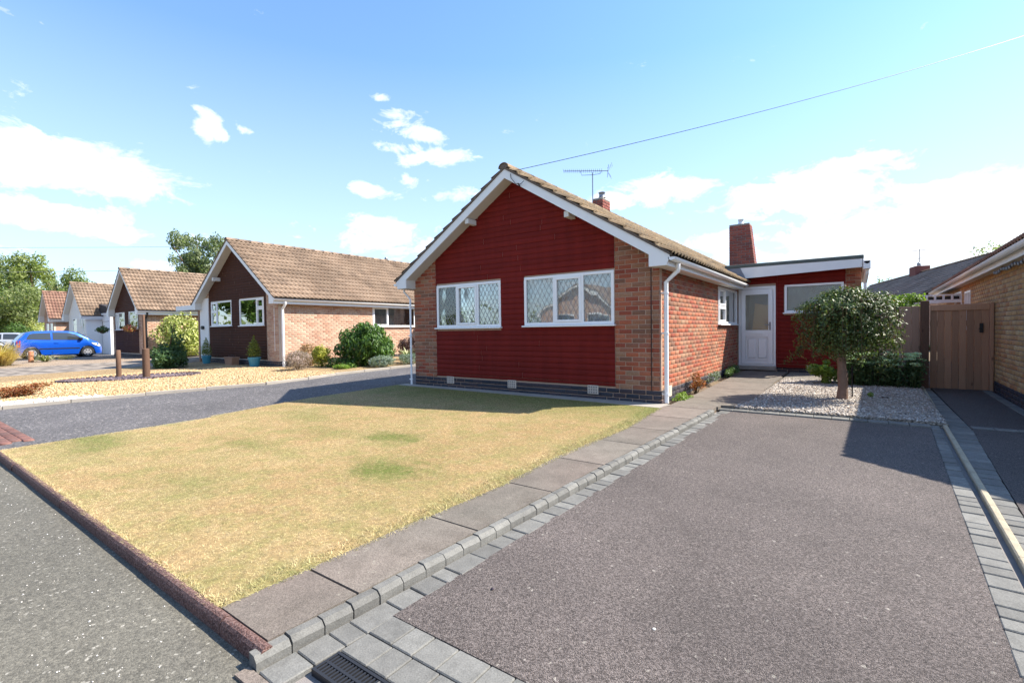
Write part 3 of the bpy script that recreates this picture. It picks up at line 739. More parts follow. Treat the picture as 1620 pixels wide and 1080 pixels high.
def house(name, label, W, w, L, ov, ev, za, ze, xr=None, brick='brick_red', board_m='board_red', clad=None, zclad=.05, gz=-.25, windows=(), side_windows=(),
          tile='tile_old', zsof=1.92, cat='bungalow', detail=2, piers_mat=None, side_brick_to=None, fascia='white_paint', mortar='mortar', gut='upvc', roof_rows=None, foot=.165, left_bricks=0, blue=True, gx=None, side_to=None, gut_to=None):
    root = thing(name, label, cat, W); xr = -w / 2 if xr is None else xr
    s = (za - ze) / (ev - xr); evl = 2 * xr - ev            # left eave edge x
    zr = lambda x: za - s * abs(x - xr)
    th = math.atan(s); Ls = (ev - xr) / math.cos(th)
    side_to = side_to or L
    SW = W @ RZ(90); LW = W @ T(-w, L, 0) @ RZ(-90); BW = W @ T(0, L, 0) @ RZ(180)
    def clip(z, dz=.0):
        if z < zr(0) - .2: return (-w, 0)
        zz = z + .13
        if zz >= za: return None
        k = (za - zz) / s; return (max(-w, xr - k), min(0, xr + k))
    # walls (mortar bed the bricks and boards sit in)
    fh = [(a, b, c, d) for (a, b, c, d, _) in windows]; sh = [(a, b, c, d) for (a, b, c, d, _) in side_windows]
    zt = zr(0) - .12
    mb = MB(); wall_cells(mb, -w, 0, gz, zt, fh, .007, .12)
    mb.prism([(-w, zt), (0, zt), (xr, za - .06)], .007, .12); mb.build('wall', mortar if detail else 'brick_far', root, W)
    mb = MB(); wall_cells(mb, .12, L, gz, zt, sh, .007, .12); mb.build('wall', mortar if detail else 'brick_far', root, SW)
    mb = MB(); mb.box(.0, L - .12, .007, .12, gz, zt); mb.build('wall', mortar if detail else 'brick_far', root, LW)
    mb = MB(); mb.box(.0, w, .0, .12, gz, zt); mb.prism([(0, zt), (w, zt), (-xr, za - .06)], 0, .12); mb.build('wall', 'brick_far', root, BW)
    if detail:
        P = Pieces('brick', brick, root, 300 if detail > 1 else 300)
        if clad: rngs = [(-w, clad[0]), (clad[1], 0)]
        else: rngs = [(-w, 0)]
        for a, b in rngs:
            if b - a > .05: lay(P, W, a, b, 0, za, fh, clip)
        lay(P, SW, 0, side_to, 0, zt + .05, sh)
        if left_bricks: lay(P, LW, L - left_bricks, L, 0, zt + .05)
        P.finish()
        if blue:
            P = Pieces('plinth_brick', 'brick_blue', root, 120); k = int(math.ceil(-gz / .075))
            lay(P, W @ T(0, -.004, -k * .075), -w, 0, 0, k * .075); lay(P, SW @ T(0, -.004, -k * .075), 0, side_to, 0, k * .075); P.finish()
    if clad:
        # cladding boards, interrupted by the windows
        z = zclad; hb = .1
        while z < za - .1:
            segs = [clad]
            for (a, b, c, d) in fh:
                if c - .03 < z + hb / 2 < d + .01:
                    ns = []
                    for (p, q) in segs:
                        if a > p + .01: ns.append((p, min(q, a)))
                        if b < q - .01: ns.append((max(p, b), q))
                        if b <= p or a >= q: ns.append((p, q))
                    segs = ns
            sg2 = []
            for (p, q) in segs:
                if q - p > 2.6: cut = p + (q - p) * random.uniform(.25, .75); sg2 += [(p, cut - .002), (cut + .002, q)]
                else: sg2.append((p, q))
            for (p, q) in sg2:
                if q - p > .03: board(root, W, p, q, z, hb, board_m, clipf=(lambda zz: clip(zz + 0.0)))
            z += hb
        mb = MB(); mb.box(clad[0], clad[1], -.012, .02, zclad - .055, zclad - .004, ch=.004); mb.build('base_board', board_m, root, W)
    # roof deck
    mb = MB()
    mb.prism([(ev - .02, zr(ev - .02)), (xr, za), (xr, za - .05), (ev - .02, zr(ev - .02) - .05)], -ov + .03, L + .15)
    mb.prism([(xr, za - .05), (xr, za), (evl + .02, zr(evl + .02)), (evl + .02, zr(evl + .02) - .05)], -ov + .03, L + .15)
    mb.build('roof', 'verge', root, W)
    # bargeboards, soffits, verge
    for sg in (1, -1):
        m_ = lambda x: xr + sg * (x - xr)
        kx = -.07 if ev > .1 else -.07
        kx = -.07
        poly = [(xr, za - .003), (xr, za - foot), (kx, zr(kx) - foot), (kx, zsof), (ev - .055, zsof), (ev - .012, zr(ev) - .05), (ev - .012, zr(ev - .012) - .003)]
        poly = [(m_(x), z) for x, z in poly]
        if sg > 0: poly = poly
        mb = MB(); mb.prism(poly, -ov, -ov + .022); mb.build('bargeboard', fascia, root, W)
        sp = [(xr, za - foot + .012), (xr, za - foot + .002), (kx, zr(kx) - foot + .002), (kx, zr(kx) - foot + .012)]
        mb = MB(); mb.prism([(m_(x), z) for x, z in sp], -ov + .022, .006); mb.box(min(m_(kx), m_(ev - .06)), max(m_(kx), m_(ev - .06)), -ov + .022, .006, zsof + .002, zsof + .012)
        mb.box(min(m_(kx), m_(kx) + sg * .012), max(m_(kx), m_(kx) + sg * .012), -ov + .022, .006, zsof + .012, zr(kx) - foot + .002)
        mb.build('verge_soffit', 'soffit', root, W)
        vp = [(xr, za + .002), (ev - .0, zr(ev) + .002), (ev - .0, zr(ev) + .042), (xr, za + .046)]
        mb = MB(); mb.prism([(m_(x), z) for x, z in vp], -ov - .018, -ov + .12); mb.build('verge_mortar', 'verge', root, W)
        # eaves along the side
        e0, e1 = sorted((m_(.0), m_(ev - .055)))
        f0, f1 = sorted((m_(ev - .055), m_(ev - .033)))
        mb = MB(); mb.box(e0, e1, .006, gut_to or L, zsof + .002, zsof + .014); mb.build('eaves_soffit', 'soffit', root, W)
        mb = MB(); mb.box(f0, f1, -ov + .024, gut_to or L, zsof - .004, zr(ev) - .02); mb.build('fascia_board', fascia, root, W)
    gl = (gut_to or L) + ov
    gutter_pipe(root, W @ T(ev - .03, -ov, zr(ev) - .035) @ RZ(90), gl, mat=gut)
    gutter_pipe(root, W @ T(evl + .03, gl - ov, zr(ev) - .035) @ RZ(-90), gl, mat=gut)
    # tiles
    if detail:
        rows = max(3, round(Ls / .29)); gpitch = Ls / rows
        P = Pieces('roof_tile', tile, root, 300)
        ncol = int((L + ov + .15) / .33)
        for sg in (1, -1):
            for r_ in range(rows):
                dist = r_ * gpitch - .035
                x = xr + sg * ((ev - xr) - dist * math.cos(th)); z = ze + dist * math.sin(th) + .028
                up = Vector((-sg * math.cos(th), 0, math.sin(th))); nx = Vector((0, sg, 0)); nz = nx.cross(up)
                B = Matrix((nx, up, nz)).transposed().to_4x4()
                for c_ in range(ncol):
                    y = -ov - .025 + c_ * .33 + (0 if sg > 0 else .33)
                    Wt = W @ T(x, y, z + random.uniform(-.002, .002)) @ B @ Matrix.Rotation(random.uniform(-.008, .008), 4, 'X')
                    P.add(TILE, Wt, (0, -.2, 1))
        P.finish()
        P = Pieces('ridge_tile', tile, root, 60)
        for k in range(int((L + ov + .15) / .45)): P.add(RIDGE, W @ T(xr, -ov - .035 + k * .45, za + .012 + random.uniform(-.003, .003)), (1, 0, 1))
        P.finish()
        if detail > 1:
            mb = MB(); n = 10
            mb.prism([(xr + .10 * math.cos(math.pi * j / n), za + .012 + .085 * math.sin(math.pi * j / n)) for j in range(n + 1)], -ov - .02, -ov + .05); mb.build('ridge_end', 'verge', root, W)
    else:
        for sg in (1, -1):
            mb = MB(); poly = [(xr, za + .01), (xr + sg * (ev - xr + .03), zr(ev) - .01), (xr + sg * (ev - xr + .03), zr(ev) + .05), (xr, za + .08)]
            mb.prism(poly, -ov - .02, L + .15); mb.build('roof_tiles', tile, root, W)
    for (a, b, c, d, kw) in windows: window(root, W, a, b, c, d, **kw)
    for (a, b, c, d, kw) in side_windows: window(root, SW, a, b, c, d, **kw)
    return root, dict(zr=zr, SW=SW, xr=xr, s=s)

def downpipe(parent, W, xg, xw, y, ztop, zbot, mat='upvc', r=.034):
    mb = MB(); mb.tube([(xg, y, ztop), (xg, y, ztop - .10), (xw, y, ztop - .27), (xw, y, zbot)], r, 10)
    o = mb.build('downpipe', mat, parent, W, smooth=True)
    for z in (zbot + .12, (ztop + zbot) / 2, ztop - .45):
        c = MB(); c.lathe([(r + .001, 0), (r + .008, 0), (r + .008, .03), (r + .001, .03)], 10, (xw, y, z)); c.box(xw - .04 - r, xw, y - .012, y + .012, z + .004, z + .026); c.build('pipe_clip', mat, o, W)
    return o

# ================================================================ ground
GS = .015
def zG(x, y): return -.20 + GS * min(y, 40)
def zD(x, y): return -.254 + GS * min(y, 40)
def xk(base, y): return base + .044 * (y + 6.5)
ROADZ = -.362
def ground_piece(name, poly, zf, mat, th=.06, **kw):
    mb = MB(); mb.slab(poly, zf, th); return mb.build(name, mat, None, I4, kind='structure', **kw)
mb = MB()   # one sheet to the horizon
xs = [-900, -120, -60, -30, 0, 30, 120, 900]; prof = [(-900, -.48), (-60, -.48), (-13.2, -.48), (-13.0, -.47), (-6.47, -.47), (-6.46, -.47), (40, .22), (60, .24), (900, .24)]
for i in range(len(xs) - 1):
    for j in range(len(prof) - 1):
        (y0, z0), (y1, z1) = prof[j], prof[j + 1]
        mb.face([(xs[i], y0, z0), (xs[i + 1], y0, z0), (xs[i + 1], y1, z1), (xs[i], y1, z1)])
mb.build('ground', 'soil', None, I4, kind='structure')
def rz(x, y): return ROADZ
ground_piece('road', [(-120, -12.9), (60, -12.9), (60, -6.47), (-120, -6.47)], rz, 'road', .04)
ground_piece('far_lawn', [(-120, -60), (60, -60), (60, -13.1), (-120, -13.1)], lambda x, y: -.38, 'far_grass', .04)
kb = MB(); kb.box(-120, 60, -13.1, -12.9, -.46, -.30); kb.build('far_kerb', 'concrete', None, I4, kind='structure')
# lawn
LAWN = [(-5.30, -6.42), (.07, -6.42), (.12, -5.1), (.17, -4.25), (.13, -3.4), (.22, -1.9), (.10, -.36), (-1.2, -.30), (-5.80, -.24), (-5.80, .1), (-5.86, .1), (-5.84, -2.4), (-5.62, -3.6), (-5.30, -4.6), (-5.36, -5.6), (-5.42, -6.2)]
lawn_poly = [p for p in LAWN]
ground_piece('lawn', lawn_poly, lambda x, y: zG(x, y), 'lawn_ground', .1)
ground_piece('facade_strip', [(-5.80, -.24), (-1.2, -.30), (.10, -.36), (.14, .02), (-5.80, .02)], lambda x, y: zG(x, y) + .004, 'concrete', .06)
ground_piece('left_driveway', [(-9.36, -6.4), (-5.42, -6.4), (-5.42, -6.2), (-5.36, -5.6), (-5.30, -4.6), (-5.62, -3.6), (-5.84, -2.4), (-5.86, 16), (-9.5, 16), (-9.36, .5), (-9.0, -1.5), (-9.6, -3.7), (-9.95, -5.8), (-10.0, -6.4)], lambda x, y: zG(x, y) - .03, 'asphalt_old', .06)
# driveway asphalt (rotated a little against the house)
asph = ground_piece('driveway', [(.72, -5.95), (3.0, -5.95), (3.0, -4.6), (3.22, .14), (.93, .14), (.86, -2.4), (.78, -4.3)], zD, 'asphalt_new', .08)
bed = ground_piece('driveway_bed', [(.52, -6.46), (3.6, -6.46), (3.42, -2.9), (3.62, .4), (3.62, 4.5), (.75, 4.5), (.60, -2)], lambda x, y: zD(x, y) - .024, 'mortar_dark', .05)
ground_piece('right_driveway', [(3.33, -6.4), (5.6, -6.4), (5.6, -.5), (4.4, -.5), (4.42, 3), (4.45, 8.0), (3.66, 8.0), (3.60, .3), (3.40, -2.9)], zD, 'asphalt_right', .08)
ground_piece('rear_garden', [(-14, 18.8), (12, 18.8), (12, 40), (-14, 40)], lambda x, y: zG(x, y), 'far_grass', .05)

# paving setts: kerb course, channel course, apron rows, right strips
def sett(x0, x1, y0, y1, z, top_in=.0045, base=.09, tilt=0, nm='paving_sett', parent=asph, mat='sett', W=None, ch=None):
    mb = MB(); ch = ch or top_in
    mb.cbox(x0, x1, y0, y1, z - base, z, ch)
    mb.build(nm, mat, parent, W)
y = -6.50; i = 0
while y < -.18:     # upright kerb setts between slabs and drive
    l = .149 + random.uniform(-.003, .003); x = xk(.535, y)
    W_ = T(x, y + l / 2, zD(0, y)) @ RZ(-2.5 + random.uniform(-1.6, 1.6)) @ Matrix.Rotation(random.uniform(-.03, .03), 4, 'X')
    mb = MB(); a, b = .0, .066; q = l / 2 - .003; h = .050 + random.uniform(-.003, .004); cbv = .022
    V = [(a, -.06), (b, -.06), (b, h - cbv), (b - cbv, h), (a, h)]
    mb.prism([(p, z) for p, z in V], -q, q); mb.build('kerb_sett', 'sett', asph, W_ @ T(-.05, 0, 0)); y += l; i += 1
y = -6.50
long_ = [.155, .145, .105, .205, .15, .145, .10, .21]; i = 0
while y < .12:
    l = long_[i % 8] if y < -1 else .16; x = xk(.568, y)
    W_ = T(x, y + l / 2, 0) @ RZ(-2.5 + random.uniform(-.8, .8))
    sett(0.000, .140, -l / 2 + .002, l / 2 - .002, zD(0, y) + random.uniform(-.002, .004), W=W_); y += l; i += 1
for row, (ya, yb) in enumerate([(-6.095, -5.948), (-6.238, -6.095), (-6.380, -6.238), (-6.50, -6.380)]):
    x = .722; i = row * 3
    while x < 3.2:
        l = [.15, .125, .14, .17, .12, .155][i % 6] * (1.0 if row else 1.0)
        zz = zD(0, ya) + random.uniform(-.003, .003)
        if not (row >= 2 and x < .99) and not (row == 1 and False): sett(x + .002, x + l - .002, ya + .002, yb - .002, zz)
        x += l; i += 1
for (ya, yb, bx) in [(.15, .30, 0)]:
    x = .83
    while x < 3.2: l = .20 + random.uniform(-.01, .01); sett(x + .003, min(x + l, 3.26) - .003, ya, yb, zD(0, ya) + .020, nm='edging_sett'); x += l
y = -5.9
while y < .30:       # strip left of the cream kerb
    l = [.155, .11, .2, .15][int(y * 7) % 4]; x0 = 3.0 + .047 * (y + 4.6); x1 = 3.20 + .036 * (y + 3.74)
    W_ = T((x0 + x1) / 2, y + l / 2, 0) @ RZ(-2.5 + random.uniform(-.6, .6)); hw = (x1 - x0) / 2
    sett(-hw + .004, hw - .03, -l / 2 + .004, l / 2 - .004, zD(0, y) + .004 + random.uniform(-.002, .003), W=W_); y += l
y = -5.9
while y < 4.2:
    l = [.155, .11, .2, .15][int(y * 5) % 4]; x0 = 3.245 + .032 * (y + 3.74); x1 = 3.40 + .066 * (y + 2.9) if y < 0 else 3.60
    W_ = T((x0 + x1) / 2, y + l / 2, 0) @ RZ(-2.2 + random.uniform(-.6, .6)); hw = (x1 - x0) / 2
    sett(-hw + .012, hw - .004, -l / 2 + .004, l / 2 - .004, zD(0, y) + .004 + random.uniform(-.002, .003), W=W_); y += l
x = 3.61
while x < 5.5: sett(x + .003, x + .197, .33, .47, zD(0, .4) + .006); x += .2
y = -2
while y < 4.2: sett(4.27 + .02 * y / 3, 4.385 + .02 * y / 3, y + .004, y + .156, zD(0, y) + .006); y += .16
# cream kerb between the two drives
y = -6.4
while y < 4.3:
    x0 = 3.215 + .034 * (y + 3.74); l = min(.9, 4.3 - y)
    mb = MB(); mb.prism([(-.022, -.1), (.022, -.1), (.022, .014), (.014, .022), (-.014, .022), (-.022, .014)], .002, l - .002)
    mb.build('drive_kerb', 'kerb_cream', asph, T(x0 + .015, y, zD(0, y)) @ RZ(-1.95) @ Matrix.Rotation(math.atan(GS), 4, 'X')); y += .9
# concrete slabs beside the lawn
path = ground_piece('path', [(.05, -6.42), (.50, -6.42), (.78, -.15), (.80, .14), (.84, .33), (1.06, .33), (1.18, 3.8), (1.0, 6.1), (0.0, 6.1), (0.0, .0), (.14, -.35), (.12, -2), (.08, -5)], lambda x, y: zG(x, y) - .03, 'soil', .05)
def slab_piece(poly, nm='slab'):
    mb = MB(); cx = sum(p[0] for p in poly) / len(poly); cy = sum(p[1] for p in poly) / len(poly)
    tl = random.uniform(-.004, .004)
    mb.slab([(x - cx, y - cy) for x, y in poly], lambda x, y: zG(0, y + cy) + tl * x, .05); mb.build(nm, 'slab', path, T(cx, cy, 0))
ys = [-6.425, -5.985, -5.115, -4.265, -3.415, -2.56, -1.785, -.95, -.14]
def xl(y): return float(np.interp(y, [-6.5, -5.1, -4.25, -3.4, -1.8, -.3], [.06, .10, .15, .12, .20, .10]))
for a, b in zip(ys[:-1], ys[1:]):
    g = .007
    slab_piece([(xl(a), a + g), (xk(.485, a) - .006, a + g), (xk(.485, b) - .006, b - g), (xl(b), b - g)])
slab_piece([(.14, -.126), (.80, -.128), (.80, .14), (.822, .145), (.83, .31), (1.0, .32), (1.10, .95), (.16, .95), (.16, -.02)])
for a, b in ((.965, 2.2), (2.215, 3.4), (3.415, 4.7), (4.715, 5.8)): slab_piece([(.20, a), (1.13, a), (1.17, b), (.20, b)])
# gravel bed
gravel_bed = ground_piece('gravel_bed', [(.98, .31), (3.40, .31), (3.46, 4.2), (3.4, 6.0), (1.20, 6.0), (1.19, 3.6), (1.14, 1.7)], lambda x, y: zG(x, y) - .018, 'gravel_white', .06)
# entrance kerb, rounded, dark red
kerb = thing('road_kerb', 'dark red rounded kerb between the dry lawn and the road', 'kerb', T(-2.4, -6.43, ROADZ)); kerb['kind'] = 'structure'; del kerb['category']
x = -5.32
while x < .50:
    l = min(.915, .535 - x); mb = MB()
    pr = [(.002, -.12), (.055, -.12), (.055, .062), (.045, .070), (.030, .072), (.016, .066), (.006, .052), (.002, .030)]
    mb.prism([(p, z) for p, z in pr], .004, l - .006)
    mb.build('kerbstone', 'kerb_red', kerb, T(x + l, -6.475 + random.uniform(-.004, .004), ROADZ) @ RZ(90) @ Matrix.Diagonal((1, 1, 1, 1))); x += .915
mb = MB(); mb.slab([(.50, -6.56), (1.4, -6.56), (1.4, -6.505), (.50, -6.505)], lambda x, y: ROADZ + .012, .08); mb.build('drop_kerb', 'slab', kerb, I4)
# brick crossover of the left drive
cross = ground_piece('brick_crossover', [(-9.3, -6.46), (-5.9, -6.46), (-5.9, -6.04), (-9.3, -6.04)], lambda x, y: zG(x, y) - .04, 'mortar_dark', .05)
P = Pieces('paving_brick', 'brick_drive', cross, 300)
for r_ in range(4):
    x = -9.25 + (r_ % 2) * .11
    while x < -6.1: P.add(brick_shape(.205, .095, .05), T(x, -6.45 + r_ * .1, zG(0, -6.2) - .012) @ Matrix.Rotation(-math.pi / 2, 4, 'X') @ T(0, 0, 0), (0, -1, 0)); x += .216
P.finish()
# gutter-side stone kerb continues left
mb = MB()
for a in range(40):
    x0 = -9.4 - .9 * (a + 1); mb.box(x0, x0 + .89, -6.5, -6.42, ROADZ - .1, zG(0, -6.4) + .0)
mb.build('kerb_row', 'concrete', None, I4, kind='structure')

# neighbour's ground
ground_piece('neighbour_gravel', [(-19.3, -6.42), (-10.05, -6.42), (-9.98, -5.8), (-9.66, -3.76), (-9.05, -1.55), (-9.45, .9), (-9.5, 9), (-13.7, 9), (-13.7, 1.3), (-20.0, 1.3), (-19.3, -1.6)], lambda x, y: zG(x, y), 'gravel_gold', .06)
nd = ground_piece('neighbour_driveway', [(-24.9, -6.42), (-19.32, -6.42), (-19.32, -1.6), (-20.1, 1.3), (-19.9, 12), (-24.2, 12), (-24.4, 0)], lambda x, y: zG(x, y) - .02, 'mortar_dark', .06)
for i in range(6):
    for j in range(10):
        a, b = -24.8 + i * .915, -6.4 + j * 1.2
        if a + .9 > -20.0 and b > -.4: continue
        mb = MB(); mb.slab([(.006, .006), (.909, .006), (.909, 1.194), (.006, 1.194)], lambda x, y: zG(0, b + y) - .008 + .001 * ((i * 7 + j * 3) % 4), .05); mb.build('paving_slab', 'gravel_drive', nd, T(a, b, 0))
ground_piece('far_gravel', [(-31.6, -6.42), (-24.92, -6.42), (-24.42, 0), (-24.3, 1.3), (-31.6, 1.3)], lambda x, y: zG(x, y) - .003, 'gravel_pink', .06)
ground_piece('far_driveway', [(-36.2, -6.42), (-31.62, -6.42), (-31.62, 9), (-36.2, 9)], lambda x, y: zG(x, y) - .02, 'asphalt_old', .06)
ground_piece('far_verge', [(-75, -6.42), (-36.22, -6.42), (-36.22, 1.3), (-75, 1.3)], lambda x, y: zG(x, y) - .01, 'gravel_pink', .06)
# edging kerb round the neighbour's gravel
edg = thing('gravel_edging', 'low concrete edging curving between the golden gravel and the left driveway', 'edging', T(-9.6, -3, -.25)); edg['kind'] = 'structure'; del edg['category']
pts = [(-10.05, -6.4), (-9.98, -5.8), (-9.85, -4.9), (-9.66, -3.76), (-9.4, -2.7), (-9.05, -1.55), (-9.15, -.4), (-9.42, .6), (-9.47, 1.6), (-9.5, 2.6), (-9.5, 3.6), (-9.5, 4.6)]
for p, q in zip(pts[:-1], pts[1:]):
    dv = Vector((q[0] - p[0], q[1] - p[1])); ang = math.degrees(math.atan2(dv.y, dv.x))
    mb = MB(); mb.cbox(.004, dv.length - .004, -.05, .0, -.1, .035, .008); mb.build('edging_stone', 'concrete', edg, T(p[0], p[1], zG(0, (p[1] + q[1]) / 2)) @ RZ(ang))

# ================================================================ the red bungalow
def L3(x0, x1, z0, z1, m1, m2, fw=.05, sash=(False, True, False)):
    a, b, c = x0 + fw, m1, m2
    return [(x0 + fw, m1 - .022, z0 + fw, z1 - fw, sash[0]), (m1 + .022, m2 - .022, z0 + fw, z1 - fw, sash[1]), (m2 + .022, x1 - fw, z0 + fw, z1 - fw, sash[2])]
lw = (-4.80, -3.09, 1.055, 1.945); rw = (-2.54, -.755, 1.065, 1.955)
H1W = 5.506
house1, h1 = house('red_bungalow', 'nearest bungalow with dark red boarded gable, two diamond-leaded windows and red brick side wall', T(0, 0, 0), H1W, 18.6, .276, .25, 3.94, 2.07,
    xr=-2.765, brick='brick_red', board_m='board_red', clad=(-4.83, -.745), zclad=.085, gz=-.34,
    windows=[lw + (dict(lights=L3(*lw, -4.23, -3.67), lattice=True),), rw + (dict(lights=L3(*rw, -1.90, -1.335), lattice=True),)],
    side_windows=[(3.92, 5.98, 1.06, 1.90, dict(lights=[(3.97, 4.62, 1.11, 1.44, True), (3.97, 4.62, 1.48, 1.85, True), (4.665, 5.93, 1.11, 1.85, False)], curtain='curtain_grey', glass='glass_clear'))],
    tile='tile_old', side_to=6.1, left_bricks=6, gut_to=5.72)
SW = h1['SW']; zr1 = h1['zr']
# purlin ends under the verge
for x, z in ((-3.72, 3.05), (-1.50, 3.0)):
    mb = MB(); zt = zr1(x) - .17; mb.box(x - .045, x + .045, -.25, .0, zt - .10, zt, ch=.005); mb.build('purlin_end', 'soffit', house1, I4)
# cable bracket on the bargeboard
mb = MB(); mb.tube([(-2.62, -.285, 3.82), (-2.60, -.30, 3.74), (-2.50, -.31, 3.62), (-2.38, -.32, 3.58), (-2.30, -.33, 3.62)], .006, 6); mb.tube([(-2.42, -.28, 3.56), (-2.42, -.34, 3.6)], .012, 6); mb.build('cable_bracket', 'cable', house1, I4)
# dark movement joint / cable on the right pier, small fittings
mb = MB(); mb.box(-.137, -.127, -.012, .004, .0, 1.92); mb.build('wall_cable', 'cable', house1, I4)
downpipe(house1, I4, .262, .075, .085, 1.97, -.19)
downpipe(house1, I4, -5.79, -5.60, -.03, 1.97, -.22, r=.022)
# air bricks
for x in (-4.44, -2.85, -1.15):
    mb = MB(); mb.box(x - .10, x + .10, -.014, .01, -.12, .03, ch=.003); a = mb.build('air_brick', 'mortar_pale', house1, I4)
    g_ = MB()
    for i in range(4):
        for j in range(3): g_.box(x - .08 + i * .044, x - .08 + i * .044 + .026, -.0165, -.0135, -.105 + j * .045, -.105 + j * .045 + .028)
    g_.build('vent_slot', 'mortar_dark', a, I4)
mb = MB(); mb.box(.42, .56, -.012, .0, -.14, .04, ch=.004); mb.build('air_brick', 'mortar_pale', house1, SW)
# house number
fc = bpy.data.curves.new('house_number', 'FONT'); fc.body = '77'; fc.size = .15; fc.extrude = .004; fc.space_character = 1.0
tmp = bpy.data.objects.new('tmp', fc); COL.objects.link(tmp); bpy.context.view_layer.update()
nm_ = bpy.data.meshes.new_from_object(tmp); bpy.data.objects.remove(tmp)
nm_.materials.clear(); nm_.materials.append(M['upvc'])
link('house_number', nm_, house1, T(.008, .17, 1.25) @ RZ(90) @ Matrix.Rotation(R(90), 4, 'X'))

# wing with the front door
WY = 6.107; wing = house1
def wsh(z): return None
mb = MB(); holes = [(.02, .87, -.2, 2.0), (1.06, 2.26, 1.32, 2.0)]
wall_cells(mb, .0, 2.59, -.35, 2.42, holes, .012, .13); mb.build('wing_wall', 'mortar', wing, T(0, WY, 0))
mb = MB(); mb.box(.13, 6, .012, .13, -.35, 2.42); mb.build('wing_wall', 'mortar', wing, T(2.59, WY, 0) @ RZ(90))
P = Pieces('wing_brick', 'brick_red', wing, 120)
lay(P, T(0, WY, 0), 2.30, 2.59, -.3, 2.4); lay(P, T(2.59, WY, 0) @ RZ(90), 0, 3.0, -.3, 2.4)
P.finish()
P = Pieces('wing_plinth_brick', 'brick_blue', wing, 60); lay(P, T(0, WY - .004, -.30), .88, 2.30, 0, .30); P.finish()
WW = T(0, WY, 0); z = .06
while z < 2.30:
    segs = [(.905, 2.295)]
    if z + .05 > 1.30 and z + .05 < 2.0: segs = [(.905, 1.045), (2.27, 2.295)]
    for (a, b) in segs: board(wing, WW, a, b, z, .1, 'board_red')
    if z > 1.98: board(wing, WW, .01, .875, z, .1, 'board_red', y=.004)
    z += .1
mb = MB(); mb.box(.872, .902, -.012, .02, -.0, 2.4); mb.build('corner_trim', 'board_red', wing, WW)
mb = MB(); mb.box(.88, 2.30, -.015, .03, -.03, .05); mb.build('base_board', 'board_red', wing, WW)
window(wing, WW, 1.06, 2.26, 1.325, 2.0, [(1.12, 2.20, 1.385, 1.94, False)], curtain=None, glass='frosted', inside='curtain_grey', depth=.5, sill_out=.06)
mb = MB(); mb.box(1.53, 1.73, -.018, .01, -.10, .03, ch=.003); mb.build('air_brick', 'mortar_pale', wing, WW)
# door
dm = MB(); D0, D1 = -.012, .05
dm.box(.02, .075, D0, D1, .0, 2.0, ch=.004); dm.box(.815, .87, D0, D1, .0, 2.0, ch=.004); dm.box(.0755, .8145, D0 + .001, D1, 1.94, 2.0); dm.box(.0755, .8145, D0 + .001, D1, .0, .035)
door = dm.build('door', 'upvc', wing, WW)
lf = MB(); y0, y1 = -.022, .03
lf.box(.085, .185, y0, y1, .042, 1.932, ch=.003); lf.box(.705, .805, y0, y1, .042, 1.932, ch=.003)
for a, b in ((.042, .135), (.74, .90), (1.80, 1.932)): lf.box(.1855, .7045, y0 + .001, y1, a, b)
lf.build('door_leaf', 'upvc', door, WW)
lp = MB(); lp.box(.187, .703, .008, .02, .136, .739)
for a, b in ((.200, .225), (.437, .463), (.675, .690)): lp.box(a, b, -.010, .0079, .15, .725)
for a, b in ((.15, .18), (.695, .725)): lp.box(.2255, .4365, -.010, .0079, a, b); lp.box(.4635, .6745, -.010, .0079, a, b)
for a, b in ((.238, .424), (.476, .662)): lp.cbox(a, b, -.016, .0079, .193, .682, .014)
lp.build('door_panel', 'upvc', door, WW)
lp = MB(); lp.box(.1855, .7045, -.004, .004, .9, 1.80); lp.build('door_pane', 'frosted', door, WW)
lp = MB(); lp.box(.30, .58, -.032, -.021, .795, .85, ch=.004); lp.build('letterbox', 'upvc', door, WW)
lp = MB(); lp.box(.725, .765, -.034, -.021, .90, 1.10, ch=.004); lp.tube([(.745, -.03, 1.03), (.745, -.065, 1.03), (.63, -.065, 1.03)], .009, 8); lp.build('handle', 'metal_grey', door, WW)
lp = MB(); lp.face([(.08, 1.2, 0), (.81, 1.2, 0), (.81, 1.2, 1.95), (.08, 1.2, 1.95)]); lp.face([(.08, .06, 0), (.08, 1.2, 0), (.08, 1.2, 1.95), (.08, .06, 1.95)]); lp.face([(.81, .06, 0), (.81, .06, 1.95), (.81, 1.2, 1.95), (.81, 1.2, 0)]); lp.face([(.08, .06, 0), (.81, .06, 0), (.81, 1.2, 0), (.08, 1.2, 0)]); lp.build('hall', 'interior', door, WW)
lp = MB(); lp.face([(.33, .035, .9), (.705, .035, .9), (.705, .035, 1.52), (.40, .035, 1.58)]); lp.build('door_glow_panel', 'glow_tan', door, WW)  # added panel, its tan colour stands in for light glowing from indoors
lp = MB(); lp.box(.01, .885, -.16, .03, -.10, -.003, ch=.008); lp.build('door_step', 'concrete', wing, WW)
lp = MB(); lp.box(.03, .87, -.35, .02, -.30, -.155, ch=.01); lp.build('door_step', 'concrete', wing, WW)
